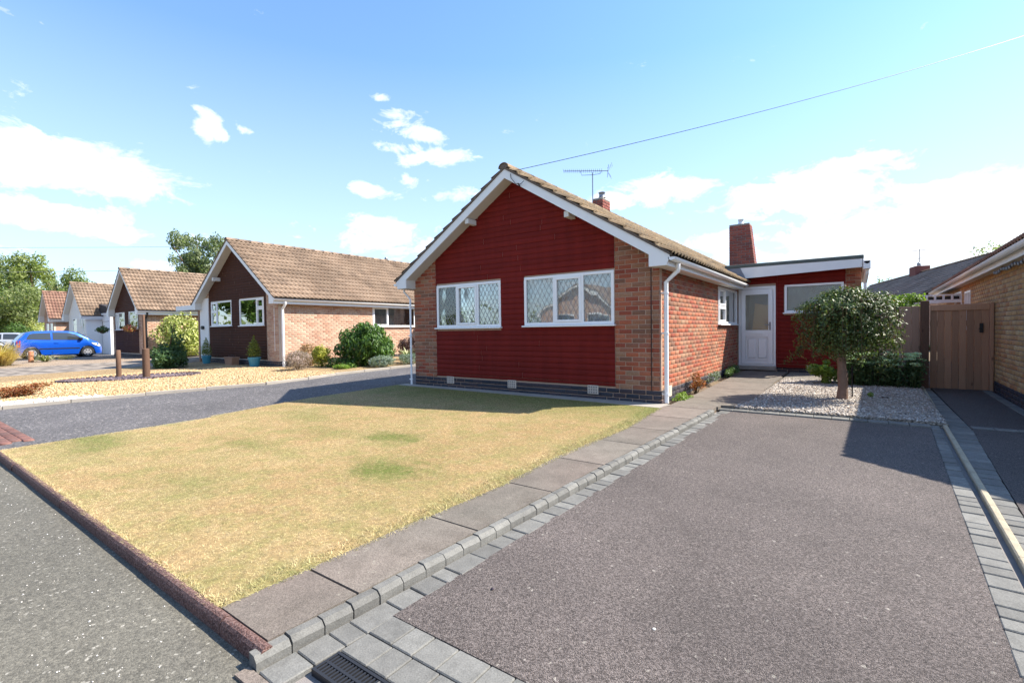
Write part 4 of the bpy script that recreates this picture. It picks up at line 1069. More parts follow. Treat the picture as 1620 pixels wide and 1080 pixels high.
# flat roof
mb = MB(); mb.box(-.25, 2.63, 5.79, 12.2, 2.47, 2.555, ch=.012); mb.box(-.2, 2.60, 5.83, 12.1, 2.43, 2.469); mb.build('flat_roof', 'felt', wing, I4)
mb = MB(); mb.prism([(.24, 2.20), (2.60, 2.285), (2.60, 2.468), (.10, 2.468), (.18, 2.33)], 5.80, 5.824); mb.build('wing_fascia', 'white_paint', wing, I4)
mb = MB(); mb.box(.24, 2.585, 5.826, WY + .01, 2.30, 2.312); mb.build('wing_soffit', 'soffit', wing, I4)
mb = MB(); mb.box(2.61, 2.63, 5.80, 12.1, 2.27, 2.468); mb.build('wing_fascia', 'white_paint', wing, I4)
mb = MB(); mb.prism([(-.30, 2.44), (.24, 2.10), (.24, 2.18), (.12, 2.465), (-.24, 2.465)], 5.78, 5.796); mb.build('lead_flashing', 'lead_sheet', wing, I4)
gutter_pipe(wing, T(2.632, 5.74, 2.40) @ RZ(90), 6)
mb = MB(); mb.box(2.62, 2.75, 5.74, 5.90, 2.23, 2.42, ch=.01); mb.tube([(2.69, 5.86, 2.3), (2.69, 5.9, 2.15), (2.66, 6.12, 1.95), (2.66, 6.12, -.2)], .034, 10); mb.build('downpipe', 'upvc', wing, I4)
# chimney on the wing: bricks on a tapering core
def chimney(parent, x0, x1, y0, y1, z0, z1, mat, taper=0.0, courses=None, corb=True, pot='clay', nm='chimney', lim=140, potxy=None):
    mb = MB(); mb.prism([(x0 + .007, z0), (x1 - .007, z0), (x1 - .007 - taper, z1), (x0 + .007, z1)], y0 + .007, y1 - .007); ch_ = mb.build(nm, 'mortar_dark', parent, I4)
    P = Pieces('chimney_brick', mat, ch_, lim)
    clipf = lambda z: (x0, x1 - taper * (z + .06 - z0) / (z1 - z0))
    n = int((z1 - z0) / .075)
    for k in range(n):
        z = z0 + k * .075; xe = clipf(z)[1]
        lay(P, I4, x0, xe, z, z + .075, L=.225) if False else None
        off = (k % 2) * .1125
        for (W_, a, b) in ((T(0, y0, 0), x0, xe), (T(xe, y0, 0) @ RZ(90), 0, y1 - y0), (T(x0, y1, 0) @ RZ(-90), 0, y1 - y0), (T(xe, y1, 0) @ RZ(180), 0, xe - x0)):
            x = a - off
            while x < b - .02:
                p, q = max(x, a), min(x + .225, b)
                if q - p > .04: P.add(brick_shape(q - p - .010), W_ @ T(p + .005, 0, z + .005))
                x += .225
    P.finish()
    cz = z0 + n * .075; xe = clipf(cz)[1]
    mb = MB(); mb.cbox(x0 - .0, xe + .0, y0 - .0, y1 + .0, cz + .001, cz + .05, .012); mb.build('chimney_cap', 'concrete', ch_, I4)
    px, py = potxy or ((x0 + xe) / 2, (y0 + y1) / 2)
    mb = MB(); mb.lathe([(.0, .0), (.085, .0), (.10, .03), (.075, .06), (.075, .13), (.09, .15), (.09, .17), (.055, .17), (.055, .05)], 14, (px, py, cz + .045)); mb.build('chimney_pot', pot, ch_, I4, smooth=True)
    return ch_
chimney(house1, -.62, .15, 8.2, 8.65, 2.2, 4.05, 'brick_chimney', taper=.21, pot='white_paint', potxy=(-.33, 8.42))
chimney(house1, -3.15, -2.86, 4.15, 4.62, 3.6, 4.36, 'brick_chimney', pot='metal_grey', lim=60, potxy=(-2.95, 4.3))
# television aerial on that chimney
aer = thing('television_aerial', 'many-pronged television aerial on a pole beside the small ridge chimney of the red bungalow', 'aerial', T(-3.10, 4.25, 4.42))
mb = MB(); mb.tube([(-3.19, 4.25, 4.1), (-3.19, 4.25, 5.12)], .014, 6); mb.build('pole', 'metal_grey', aer, I4)
A0 = Vector((-3.92, 4.0, 5.24)); A1 = Vector((-2.82, 4.4, 5.13))
mb = MB(); mb.tube([A0, A1], .009, 6); mb.tube([(-3.50, 4.15, 5.19), (-3.46, 4.16, 5.08), (-3.19, 4.25, 5.06), (-3.0, 4.32, 5.07), (-2.98, 4.33, 5.14)], .007, 6); mb.build('boom', 'metal_grey', aer, I4)
dv = (A1 - A0).normalized(); sd_ = dv.cross(Vector((0, 0, 1))).normalized(); upv = sd_.cross(dv)
mb = MB()
for i in range(20):
    p = A0 + (A1 - A0) * (i / 22); mb.tube([p - sd_ * .09 - upv * .025, p, p + sd_ * .09 + upv * .025], .004, 4)
mb.build('director', 'metal_grey', aer, I4)
mb = MB()
for s_ in (-1, 1):
    for k in range(4): mb.tube([A1 + dv * .03 * k - sd_ * .16 + upv * (s_ * .04 * (k + 1)), A1 + dv * .03 * k + sd_ * .16 + upv * (s_ * .04 * (k + 1))], .004, 4)
mb.tube([A1 - upv * .17, A1, A1 + upv * .17], .006, 4); mb.build('reflector', 'metal_grey', aer, I4)
# telephone wire
wr = thing('telephone_wire', 'thin telephone wire rising from the gable of the red bungalow to the top right', 'wire', T(-2.35, -.33, 3.6))
p0 = Vector((-2.50, -.33, 3.84)); dr = ray(1620, 57); p1 = CPOS + dr * 17.0; dr2 = ray(1850, -6); p2 = CPOS + dr2 * 20.0
mb = MB(); pts = []
for i in range(33):
    u = i / 32; q = p0.lerp(p1, u); q.z -= .35 * 4 * u * (1 - u) * .35; pts.append(q)
pts.append(p2); mb.tube(pts, .0055, 5); mb.build('wire', 'cable', wr, I4)

# ================================================================ second bungalow (brown boards)
w1 = (-5.16, -3.40, 1.30, 2.27); w2 = (-2.76, -.95, 1.28, 2.27)
house2, h2 = house('brown_bungalow', 'second bungalow with brown boarded gable, pale pink brick side wall and tan tiled roof', T(-13.72, 1.34, 0), 6.15, 14.5, .29, .27, 4.50, 2.18,
    xr=-3.02, brick='brick_pink', board_m='board_brown', clad=(-5.35, -.80), zclad=.10, gz=-.28, mortar='mortar_pale',
    windows=[(w1[0], w1[1] + .0, w1[2], w1[3], dict(lights=[(w1[0] + .05, w1[0] + .50, 1.35, 1.86, True), (w1[0] + .05, w1[0] + .50, 1.90, 2.22, True), (w1[0] + .55, w1[1] - .05, 1.35, 2.22, False)], glass='glass_green', curtain=None, inside='interior_dark')),
             (w2[0], w2[1], w2[2], w2[3], dict(lights=[(w2[0] + .05, w2[1] - .55, 1.33, 2.22, False), (w2[1] - .50, w2[1] - .05, 1.33, 1.88, True), (w2[1] - .50, w2[1] - .05, 1.93, 2.22, True)], glass='glass_green', curtain=None, inside='interior_dark'))],
    side_windows=[(3.98, 6.30, 1.20, 2.03, dict(lights=[(4.03, 4.75, 1.25, 1.98, True), (4.80, 6.25, 1.25, 1.98, False)], curtain='blind_dark', inside='interior_dark', glass='glass_clear'))],
    tile='tile_tan', zsof=1.99, side_to=7.5, gut_to=7.2)
mb = MB(); mb.box(-6.17, -5.37, -.03, .0, -.02, 2.45); mb.build('render_panel', 'render_white', house2, T(-13.72, 1.34, 0))
mb = MB(); x = -16.75 - 1.30; zt = 3.20; mb.box(x - .06, x + .06, 1.07, 1.34, zt - .14, zt, ch=.006); mb.build('purlin_end', 'soffit', house2, I4)
downpipe(house2, I4, -13.46, -13.64, 1.45, 2.08, -.19, r=.045)
mb = MB(); mb.box(-.27, -.255, -.01, .0, .35, 1.85); mb.build('wall_cable', 'upvc', house2, T(-13.72, 1.34, 0))
mb = MB(); mb.lathe([(.0, 0), (.07, 0), (.09, .1), (.07, .16), (.05, .16)], 12, (-16.74, 8.6, 4.55)); mb.build('flue', 'metal_grey', house2, I4)
lp = MB(); lp.tube([(-19.55, 1.30, 1.25), (-19.55, 1.22, 1.25)], .075, 12); lp.build('wall_lamp', 'black_plastic', house2, I4)
# small flat-roofed wing of the brown bungalow
mb = MB(); mb.box(-13.70, -10.9, 8.9, 13, -.3, 2.25); mb.build('wing_wall', 'brick_far', house2, I4)
mb = MB(); mb.box(-13.75, -10.85, 8.6, 13.1, 2.26, 2.46); mb.build('flat_roof', 'white_paint', house2, I4)
mb = MB(); mb.box(-13.8, -10.8, 8.5, 13.1, 2.462, 2.58); mb.build('flat_roof', 'felt_black', house2, I4)
mb = MB(); mb.prism([(-13.9, 2.75), (-13.35, 2.12), (-13.25, 2.6)], 8.3, 8.5); mb.build('lead_flashing', 'lead_sheet', house2, I4)
# canopy between the second and third bungalow
can = thing('carport_canopy', 'flat white canopy on a timber post between the brown bungalow and the next bungalow', 'canopy', T(-20.6, 2.2, -.2))
mb = MB(); mb.box(-22.5, -20.0, 1.36, 1.39, 2.04, 2.24); mb.box(-22.5, -20.0, 1.39, 7.5, 2.19, 2.24); mb.box(-22.5, -22.47, 1.39, 7.5, 2.04, 2.188); mb.build('canopy_roof', 'white_paint', can, I4)
mb = MB(); mb.box(-20.36, -20.24, 1.42, 1.53, -.2, 2.18); mb.build('post', 'wood', can, I4)

# ================================================================ third bungalow
a1 = (-4.05, -2.60, 1.28, 2.2); a2 = (-1.95, -.62, 1.30, 2.2)
house3, h3 = house('brown_bungalow', 'third bungalow with small brown gable, hanging baskets and dark downpipe', T(-26.62, 1.34, 0), 4.55, 12, .29, .30, 4.42, 2.20,
    xr=-2.12, brick='brick_pink', board_m='board_brown', clad=(-4.2, -.55), zclad=.10, gz=-.28, mortar='mortar_pale',
    windows=[a1 + (dict(lights=[(-4.0, -3.65, 1.33, 2.15, True), (-3.6, -2.65, 1.33, 2.15, False)], glass='glass', curtain='curtain_grey'),), a2 + (dict(lights=[(-1.90, -.67, 1.35, 2.15, False)], glass='glass', curtain='curtain_grey'),)],
    tile='tile_tan', zsof=2.0, side_to=7, roof_rows=12)
downpipe(house3, I4, -26.36, -26.55, 1.46, 2.1, -.2, mat='black_plastic', r=.05)
# ================================================================ fourth (white rendered) and fifth bungalows
house4, h4 = house('white_bungalow', 'fourth bungalow with white rendered gable and a white porch at its side', T(-36.2, 1.34, 0), 3.95, 12, .29, .32, 4.33, 2.2,
    xr=-1.95, brick='render_white', clad=None, gz=-.28, detail=1, mortar='render_white', tile='tile_tan', zsof=2.0, side_to=.01, blue=False,
    windows=[(-3.0, -2.0, 1.1, 2.1, dict(lights=[(-2.95, -2.05, 1.15, 1.7, False), (-2.95, -2.05, 1.75, 2.05, False)], curtain=None)), (-1.35, -.95, 1.6, 2.1, dict(lights=[(-1.30, -1.0, 1.65, 2.05, False)], curtain=None)), (-.8, -.4, 1.1, 2.1, dict(lights=[(-.75, -.45, 1.15, 2.05, False)], curtain=None))])
mb = MB(); mb.box(-36.15, -34.6, 2.1, 4.6, -.25, 2.25); mb.build('porch', 'render_white', house4, I4)
mb = MB(); mb.box(-36.2, -34.5, 2.0, 4.7, 2.252, 2.36); mb.build('porch_fascia', 'white_paint', house4, I4)
mb = MB(); mb.prism([(-36.2, 2.37), (-34.5, 2.37), (-34.8, 2.75), (-36.2, 2.95)], 1.98, 4.7); mb.build('porch_roof', 'felt_black', house4, I4)
house5, h5 = house('brick_bungalow', 'fifth and farthest bungalow, small brick gable with white windows behind the blue car', T(-44.1, 1.34, 0), 2.75, 12, .29, .28, 4.18, 2.2,
    xr=-1.36, brick='brick_pink', clad=None, gz=-.28, detail=1, mortar='mortar_pale', tile='tile_orange', zsof=2.0, side_to=4, blue=False,
    windows=[(-2.1, -1.3, .6, 1.9, dict(lights=[(-2.05, -1.35, .65, 1.85, False)], curtain='curtain_grey')), (-.95, -.2, .6, 1.9, dict(lights=[(-.9, -.25, .65, 1.85, False)], curtain='curtain_grey'))])
# garden room between 5 and 4
lr = thing('porch', 'white-posted open porch with a brick back wall between the two farthest bungalows', 'porch', T(-42.5, 2.6, -.2))
mb = MB(); mb.box(-44.0, -40.3, 2.4, 6, 2.05, 2.25); mb.build('porch_roof', 'white_paint', lr, I4)
mb = MB(); mb.box(-43.3, -43.05, 2.45, 2.7, -.25, 2.05); mb.build('post', 'upvc', lr, I4)
mb = MB(); mb.box(-43.9, -40.3, 5.0, 5.2, -.25, 2.05); mb.build('wall', 'brick_far', lr, I4)

# ================================================================ right-hand yellow brick bungalow
RW = T(4.47, 4.5, -.02) @ RZ(-1.31) @ T(0, -4.45, 0)      # local y runs along its left wall, x into the house
rh = thing('yellow_brick_bungalow', 'yellow brick bungalow at the right edge with white gutter and a string of outdoor lights', 'bungalow', RW)
LWm = RW @ T(0, 13.0, 0) @ RZ(-90)                         # wall frame: x = 13 - y
mb = MB(); hs = [(13 - 7.7, 13 - 6.9, .9, 1.75), (13 - 9.4, 13 - 8.2, 1.0, 1.8)]
wall_cells(mb, 0, 13.0, -.4, 2.0, hs, .007, .13); mb.build('wall', 'mortar_dark', rh, LWm)
mb = MB(); wall_cells(mb, 0, 5.6, -.4, 1.95, [], .007, .13); mb.prism([(0, 1.95), (5.6, 1.95), (2.8, 3.75)], .007, .13); mb.build('wall', 'brick_far', rh, RW)
P = Pieces('brick', 'brick_yellow', rh, 300); lay(P, LWm, 0, 13.0, 0, 2.0, hs); P.finish()
P = Pieces('plinth_brick', 'brick_blue', rh, 60); lay(P, LWm @ T(0, -.004, -.30), 0, 13, 0, .30); P.finish()
window(rh, LWm, 13 - 7.7, 13 - 6.9, .9, 1.75, [(13 - 7.65, 13 - 7.3, .95, 1.7, False), (13 - 7.25, 13 - 6.95, .95, 1.7, False)], curtain=None, inside='interior_dark', frame='upvc', glass='glass_clear')
window(rh, LWm, 13 - 9.4, 13 - 8.2, 1.0, 1.8, [(13 - 9.35, 13 - 8.8, 1.05, 1.75, False), (13 - 8.75, 13 - 8.25, 1.05, 1.75, False)], curtain='curtain_grey', glass='glass_clear')
evr = -.21; s_r = .62; zrr = lambda x: 2.05 + s_r * (x - evr)
mb = MB(); mb.prism([(evr + .02, zrr(evr) - .03), (2.8, zrr(2.8) - .05), (2.8, zrr(2.8)), (evr + .02, zrr(evr + .02))], -.35, 13.2); mb.prism([(2.8, zrr(2.8) - .05), (5.9, zrr(evr) - .03), (5.9, zrr(evr)), (2.8, zrr(2.8))], -.35, 13.2); mb.build('roof', 'verge', rh, RW)
mb = MB(); mb.box(evr + .07, .004, -.25, 13.1, 1.90, 1.912); mb.build('eaves_soffit', 'soffit', rh, RW)
mb = MB(); mb.box(evr + .05, evr + .069, -.3, 13.1, 1.89, 2.05); mb.build('fascia_board', 'white_paint', rh, RW)
mb = MB(); mb.prism([(evr, 1.90), (.2, 1.90), (2.8, zrr(2.8) - .2), (2.8, zrr(2.8)), (evr, zrr(evr))], -.38, -.355); mb.build('bargeboard', 'white_paint', rh, RW)
gutter_pipe(rh, RW @ T(evr + .05, 13.1, 2.02) @ RZ(-90), 13.4)
th = math.atan(s_r); P = Pieces('roof_tile', 'tile_orange', rh, 120)
for r_ in range(12):
    dist = r_ * .31 + .075; x = evr + dist * math.cos(th); z = zrr(evr) + dist * math.sin(th) + .0
    up = Vector((math.cos(th), 0, math.sin(th))); nx = Vector((0, -1, 0)); nz = nx.cross(up); B = Matrix((nx, up, nz)).transposed().to_4x4()
    for c_ in range(41): P.add(TILE, RW @ T(x, -.05 + c_ * .33, z) @ B, (0, -.2, 1))
P.finish()
mb = MB()
ls = thing('outdoor_light_string', 'dark string of small outdoor lights hung under the eaves of the yellow brick bungalow', 'string lights', RW @ T(evr + .1, 2, 1.85))
pts = [(evr + .10, y_, 1.885 - .035 * abs(math.sin(y_ * 4.2))) for y_ in np.arange(-.2, 3.6, .06)]
mb.tube(pts, .006, 5); mb.build('cord', 'cable', ls, RW)
bm0 = MB(); bm0.lathe([(.0, -.05), (.016, -.04), (.02, -.02), (.012, 0), (.0, .005)], 8)
b0 = None
for i, p in enumerate(pts[::3]):
    if b0 is None: b0 = bm0.build('bulb', 'metal_grey', ls, RW @ T(p[0], p[1], p[2] - .006))
    else: link('bulb', b0.data, ls, RW @ T(p[0], p[1], p[2] - .006))
downpipe(rh, RW, evr + .02, -.05, 5.5, 1.85, -.2) if False else None

# ================================================================ gate and fence
GY = 4.33
gate = thing('wooden_gate', 'closed boarded timber side gate with a black latch beside the yellow brick wall', 'gate', T(3.99, GY, -.22))
GW = T(3.61, GY, 0); n = 8; bw = .79 / n
for i in range(n):
    mb = MB(); mb.cbox(i * bw + .002, (i + 1) * bw - .002, .0, .02, -.21, 1.34 - .004 * (i % 3), .004); mb.build('gate_board', 'wood', gate, GW)
mb = MB(); mb.cbox(.0, .79, -.022, -.001, 1.235, 1.345, .004); mb.build('rail', 'wood', gate, GW)
mb = MB(); mb.cbox(.0, .79, .022, .05, .95, 1.05, .004); mb.cbox(.0, .79, .022, .05, .0, .1, .004); mb.build('rail', 'wood', gate, GW)
mb = MB(); mb.cbox(.66, .71, -.03, -.001, .83, 1.0, .006); mb.tube([(.685, -.02, .9), (.685, -.07, .9), (.64, -.07, .9)], .009, 6); mb.build('latch', 'black_plastic', gate, GW)
gp = thing('gate_post', 'stout dark timber post between the fence and the gate', 'post', T(3.53, GY + .03, -.2)); mb = MB(); mb.cbox(3.47, 3.592, GY - .05, GY + .07, -.2, 1.43, .008); mb.build('post', 'wood_log', gp, I4)
gp2 = thing('gate_post', 'timber post between the gate and the yellow brick wall', 'post', T(4.43, GY + .03, -.2)); mb = MB(); mb.cbox(4.405, 4.455, GY - .03, GY + .07, -.2, 1.36, .006); mb.build('post', 'wood', gp2, I4)
fence = thing('timber_fence', 'weathered boarded fence behind the leafy bed, left of the gate post', 'fence', T(3.0, GY + .1, -.2))
FW = T(2.2, GY + .06, 0); i = 0; x = 0
while x < 1.26:
    mb = MB(); mb.cbox(x + .002, x + .125, .0, .018, -.16, 1.335 - .01 * ((i * 7) % 3) * .3, .004); mb.build('fence_board', 'wood_grey', fence, FW); x += .127; i += 1
mb = MB(); mb.cbox(0, 1.26, .02, .05, 1.0, 1.08, .004); mb.cbox(0, 1.26, .02, .05, .1, .18, .004); mb.build('rail', 'wood_grey', fence, FW)

# ================================================================ houses behind
def ridge_at(u, v, z):
    r = ray(u, v); return CPOS + r * ((z - CPOS.z) / r.z)
ra = ridge_at(1500, 421, 4.0); rb = ridge_at(1378, 453, 4.0); dd = (rb - ra); dd.z = 0; Lr = dd.length; ang = math.degrees(math.atan2(-dd.x, dd.y))
BWm = T(ra.x, ra.y, 0) @ RZ(ang) @ T(0, -6, 0)
bh = thing('rear_bungalow', 'dark tiled bungalow roof with a brick chimney showing above the fence and gate', 'bungalow', BWm)
mb = MB(); mb.box(-2.9, 2.9, 0, Lr + 6, -.3, 2.1); mb.prism([(-2.9, 2.1), (2.9, 2.1), (0, 3.85)], .1, Lr + 5.9); mb.build('wall', 'brick_far', bh, BWm)
P = Pieces('roof_tile', 'tile_dark', bh, 300); th = math.atan(1.8 / 3.2)
for sg in (1, -1):
    for r_ in range(13):
        dist = r_ * .29; x = sg * (3.2 - dist * math.cos(th)); z = 2.2 + dist * math.sin(th)
        up = Vector((-sg * math.cos(th), 0, math.sin(th))); nx = Vector((0, sg, 0)); nz = nx.cross(up); B = Matrix((nx, up, nz)).transposed().to_4x4()
        for c_ in range(int((Lr + 6.4) / .33)): P.add(TILE, BWm @ T(x, -.2 + c_ * .33 + (.33 if sg < 0 else 0), z) @ B, (0, -.2, 1))
P.finish()
for sg in (1, -1):
    mb = MB(); mb.prism([(0, 4.0), (sg * 3.2, 2.2), (sg * 3.2, 2.15), (0, 3.95)], -.2, Lr + 6.1); mb.build('roof', 'tile_dark', bh, BWm)
cp = ridge_at(1466, 431, 4.05); tt = (cp - ra).length
mb = MB(); mb.cbox(-.35, .35, 6 + tt - .5, 6 + tt + .5, 3.6, 4.42, .02); c_ = mb.build('chimney', 'brick_chimney', bh, BWm)
mb = MB(); mb.tube([(0, 6 + tt, 4.4), (0, 6 + tt, 5.45)], .02, 5); mb.tube([(-.5, 6 + tt, 5.35), (.3, 6 + tt, 5.4)], .015, 5); mb.tube([(0, 6 + tt - .3, 4.9), (0, 6 + tt + .3, 4.9)], .015, 5); mb.lathe([(0, 0), (.1, 0), (.1, .2), (.06, .25)], 8, (0, 6 + tt + .1, 4.42)); mb.build('aerial', 'metal_grey', c_, BWm)
q = ridge_at(1431, 446, 4.1); hc = thing('far_chimney', 'small red chimney far behind the fence, left of the larger rear chimney', 'chimney', T(q.x + 3, q.y + 9, 3.0))
q = CPOS + ray(1431, 450) * 46
mb = MB(); mb.cbox(q.x - .25, q.x + .25, q.y, q.y + .5, q.z - 3.9, q.z + .25, .02); mb.lathe([(0, 0), (.14, 0), (.11, .3), (0, .3)], 8, (q.x, q.y + .25, q.z + .25)); mb.build('chimney_stack', 'brick_chimney', hc, I4)
q = CPOS + ray(1395, 466) * 30
tr = thing('low_roof', 'pale tiled roof just showing above the bushy tree and fence', 'roof', T(q.x, q.y, 0))
mb = MB(); mb.box(-3.5, 2.6, .8, 5.2, -2.0 + 1, -.02 + 1.0 + .6); mb.prism([(-3.5, 1.6), (2.6, 1.6), (1.8, 2.55), (-3.5, 2.55)], 1.0, 5.0); mb.build('roof_slope', 'tile_orange', tr, T(q.x, q.y, 0))
# lean-to roof edge over the gate
lt = thing('lean_to_roof', 'low lean-to roof with pale edge seen between the gate and the rear bungalow', 'roof', T(3.9, 9.5, 0))
LWt = T(3.55, 8.6, 0)
mb = MB(); mb.box(.0, 1.15, 0, .04, 1.52, 1.60); mb.box(.0, 1.2, .0, .04, 1.70, 1.73); mb.build('roof_edge', 'white_paint', lt, LWt)
mb = MB(); mb.box(.0, 1.15, .05, 2.8, 1.62, 1.68); mb.build('roof_sheet', 'felt_black', lt, LWt)
for i in range(7):
    mb = MB(); mb.box(.06 + i * .16, .10 + i * .16, -.01, .05, 1.60, 1.70); mb.build('rafter_end', 'white_paint', lt, LWt)
mb = MB(); mb.box(.02, .1, .1, .2, -.2, 1.62); mb.box(1.0, 1.08, .1, .2, -.2, 1.62); mb.build('post', 'wood_grey', lt, LWt)

# ================================================================ across the road (seen as reflections in the panes)
OP = [(-1.5, 'opposite bungalow with a tan roof facing the red bungalow from across the road'), (11.5, 'opposite bungalow across the road towards the right'), (-15, 'opposite bungalow across the road towards the left')]
for (ox, lab) in OP:
    o, _ = house('opposite_bungalow', lab, T(ox, -20.5, -.15) @ RZ(180), 6.0, 13, .28, .28, 4.1, 2.1, brick='brick_far', detail=0, tile='tile_tan', side_to=1,
        windows=[(-5.0, -3.4, 1.0, 2.0, dict(lights=[(-4.95, -3.45, 1.05, 1.95, False)], curtain='curtain_grey')), (-2.6, -1.0, 1.0, 2.0, dict(lights=[(-2.55, -1.05, 1.05, 1.95, False)], curtain='curtain_grey'))])
    o['group'] = 'bungalows across the road'

# ================================================================ vegetation
def leafmesh(name, C, N, size, aspect=.5, droop=0.0, seed=1, fold=True):
    """C centres (n,3), N rough outward normals; every leaf is a small folded blade"""
    g = np.random.default_rng(seed); n = len(C)
    nn = N + g.normal(0, .55, (n, 3)); nn /= np.linalg.norm(nn, axis=1)[:, None] + 1e-9
    a = g.normal(0, 1, (n, 3)); a[:, 2] -= droop * 2.0; a -= (a * nn).sum(1)[:, None] * nn; a /= np.linalg.norm(a, axis=1)[:, None] + 1e-9
    b = np.cross(nn, a); s = (size * g.uniform(.6, 1.35, n))[:, None]
    p0 = C - a * s * .5; p2 = C + a * s * .5; up = nn * s * .08
    p1 = C + b * s * aspect * .5 + up - a * s * .08; p3 = C - b * s * aspect * .5 + up - a * s * .08
    V = np.stack([p0, p1, p2, p3], 1).reshape(-1, 3); F = np.arange(4 * n).reshape(n, 4)
    if fold:   # two triangles sharing the midrib
        i = np.arange(n)[:, None] * 4; F = np.concatenate([i + np.array([[0, 1, 2]]), i + np.array([[0, 2, 3]])], 1).reshape(-1, 3)
    return mesh_np(name, V, F)
def cloud(blobs, n, seed, shell=.55, low=None):
    g = np.random.default_rng(seed); w_ = np.array([b[3] * b[4] + b[4] * b[5] + b[3] * b[5] for b in blobs]); w_ /= w_.sum()
    k = g.choice(len(blobs), n, p=w_); B = np.array(blobs)[k]
    d_ = g.normal(0, 1, (n, 3)); d_ /= np.linalg.norm(d_, axis=1)[:, None]
    r_ = shell + (1 - shell) * g.random(n) ** .7; r_ *= 1 + .10 * g.normal(0, 1, n)
    P = B[:, :3] + d_ * r_[:, None] * B[:, 3:6]; N = d_ / B[:, 3:6]; N /= np.linalg.norm(N, axis=1)[:, None]
    if low is not None:
        ok = P[:, 2] > low; P, N = P[ok], N[ok]
    return P, N
def clumpy(c, r, n, seed, sub=.35, squash=1.0):
    """a crown as many overlapping clumps inside an ellipsoid"""
    g = random.Random(seed); out = []
    for i in range(n):
        while True:
            d_ = Vector((g.uniform(-1, 1), g.uniform(-1, 1), g.uniform(-1, 1)))
            if .25 < d_.length < 1: break
        s_ = sub * g.uniform(.6, 1.25)
        out.append((c[0] + d_.x * r[0] * .8, c[1] + d_.y * r[1] * .8, c[2] + d_.z * r[2] * .8, r[0] * s_, r[1] * s_, r[2] * s_ * squash))
    return out
def plant(name, label, cat, mat, base, blobs, n, size, seed, aspect=.5, droop=0., low=None, shell=.5, stems=None, part='foliage', group=None, W=None):
    root = thing(name, label, cat, T(*base), group)
    P, N = cloud(blobs, n, seed, shell, low)
    me = leafmesh(part, P, N, size, aspect, droop, seed); link(part, me, root, I4, mat=mat)
    if stems:
        mb = MB()
        for pts, r_ in stems: mb.tube(pts, r_, 6)
        mb.build('stem', 'stem', root, I4, smooth=True)
    return root
def radial_stems(c, h, r, n, seed, th=.006):
    g = random.Random(seed); o = []
    for i in range(n):
        a = g.uniform(0, 6.28); q = r * g.uniform(.2, .8)
        o.append(([(c[0] + .02 * math.cos(a), c[1] + .02 * math.sin(a), c[2] - .03), (c[0] + q * .5 * math.cos(a), c[1] + q * .5 * math.sin(a), c[2] + h * .45), (c[0] + q * math.cos(a), c[1] + q * math.sin(a), c[2] + h * .85)], [th * 1.3, th, th * .5]))
    return o

# the mop-headed weeping tree in the gravel bed
tx, ty, tz = 2.31, 1.86, -.175
mop = thing('weeping_tree', 'small mop-headed weeping tree on a thick trunk in the gravel bed before the front door', 'tree', T(tx, ty, tz))
mb = MB(); pth = []; rr = []
for i in range(9):
    u = i / 8; pth.append((tx + .012 * math.sin(u * 5), ty + .01 * math.cos(u * 4), tz - .05 + u * .88)); rr.append(.076 - .016 * u + .006 * math.sin(u * 17) + (.012 if i == 0 else 0))
mb.tube(pth, rr, 14); mb.build('trunk', 'bark_mop', mop, I4, smooth=True)
cx, cy, cz = 2.37, 1.9, 1.02; g = random.Random(5)
mb = MB(); strands = []
for i in range(150):
    a = g.uniform(0, 6.283); q = g.uniform(.12, 1) ** .6 * .66; top = .62 * math.sqrt(max(0, 1 - (q / .74) ** 2)) + g.uniform(-.05, .03)
    end = g.uniform(.3, 1.0) * (-.70 if q > .35 else -.40) + .05
    p0 = Vector((tx, ty, tz + .8)); p1 = Vector((cx + q * .55 * math.cos(a), cy + q * .55 * math.sin(a), cz + top * .85 + .03)); p2 = Vector((cx + q * math.cos(a), cy + q * math.sin(a), cz + top * .75))
    p3 = Vector((cx + (q + .05) * math.cos(a), cy + (q + .05) * math.sin(a), cz + min(end, top * .5)))
    strands.append((p1, p2, p3))
    if i < 60: mb.tube([p0, p1.lerp(p0, .4), p1, p2, p3], [.016, .012, .008, .005, .002], 5)
spr = [(Vector((1.80, 1.7, .72)), Vector((1.70, 1.66, .55)), Vector((1.57, 1.62, .40))), (Vector((2.9, 1.9, .75)), Vector((3.0, 1.9, .55)), Vector((3.02, 1.9, .36))), (Vector((2.75, 1.8, .6)), Vector((2.8, 1.75, .42)), Vector((2.78, 1.72, .33)))]
strands += spr * 2
for i in range(26):
    a = g.uniform(0, 6.283); q = g.uniform(.50, .66); zz = cz + g.uniform(-.05, .42)
    p1 = Vector((cx + q * .8 * math.cos(a), cy + q * .8 * math.sin(a), zz)); p2 = Vector((cx + (q + .08) * math.cos(a), cy + (q + .08) * math.sin(a), zz + g.uniform(-.02, .07))); p3 = Vector((cx + (q + g.uniform(.08, .16)) * math.cos(a), cy + (q + .12) * math.sin(a), zz - g.uniform(.05, .3)))
    strands.append((p1, p2, p3))
mb.build('branch', 'stem', mop, I4)
C = []; N = []
for (p1, p2, p3) in strands:
    for k in range(74):
        u = g.random(); q = p1.lerp(p2, u * 2) if u < .5 else p2.lerp(p3, u * 2 - 1)
        o = Vector((g.gauss(0, .032), g.gauss(0, .032), g.gauss(0, .035))); C.append(q + o); nv = (q - Vector((cx, cy, cz - .15))).normalized(); N.append(nv + Vector((0, 0, .35)))
Pc, Nc = cloud([(cx, cy, cz + .02, .60, .60, .50), (cx + .08, cy, cz - .24, .56, .55, .38), (cx - .10, cy, cz - .20, .54, .53, .40)], 7800, 44, .45)
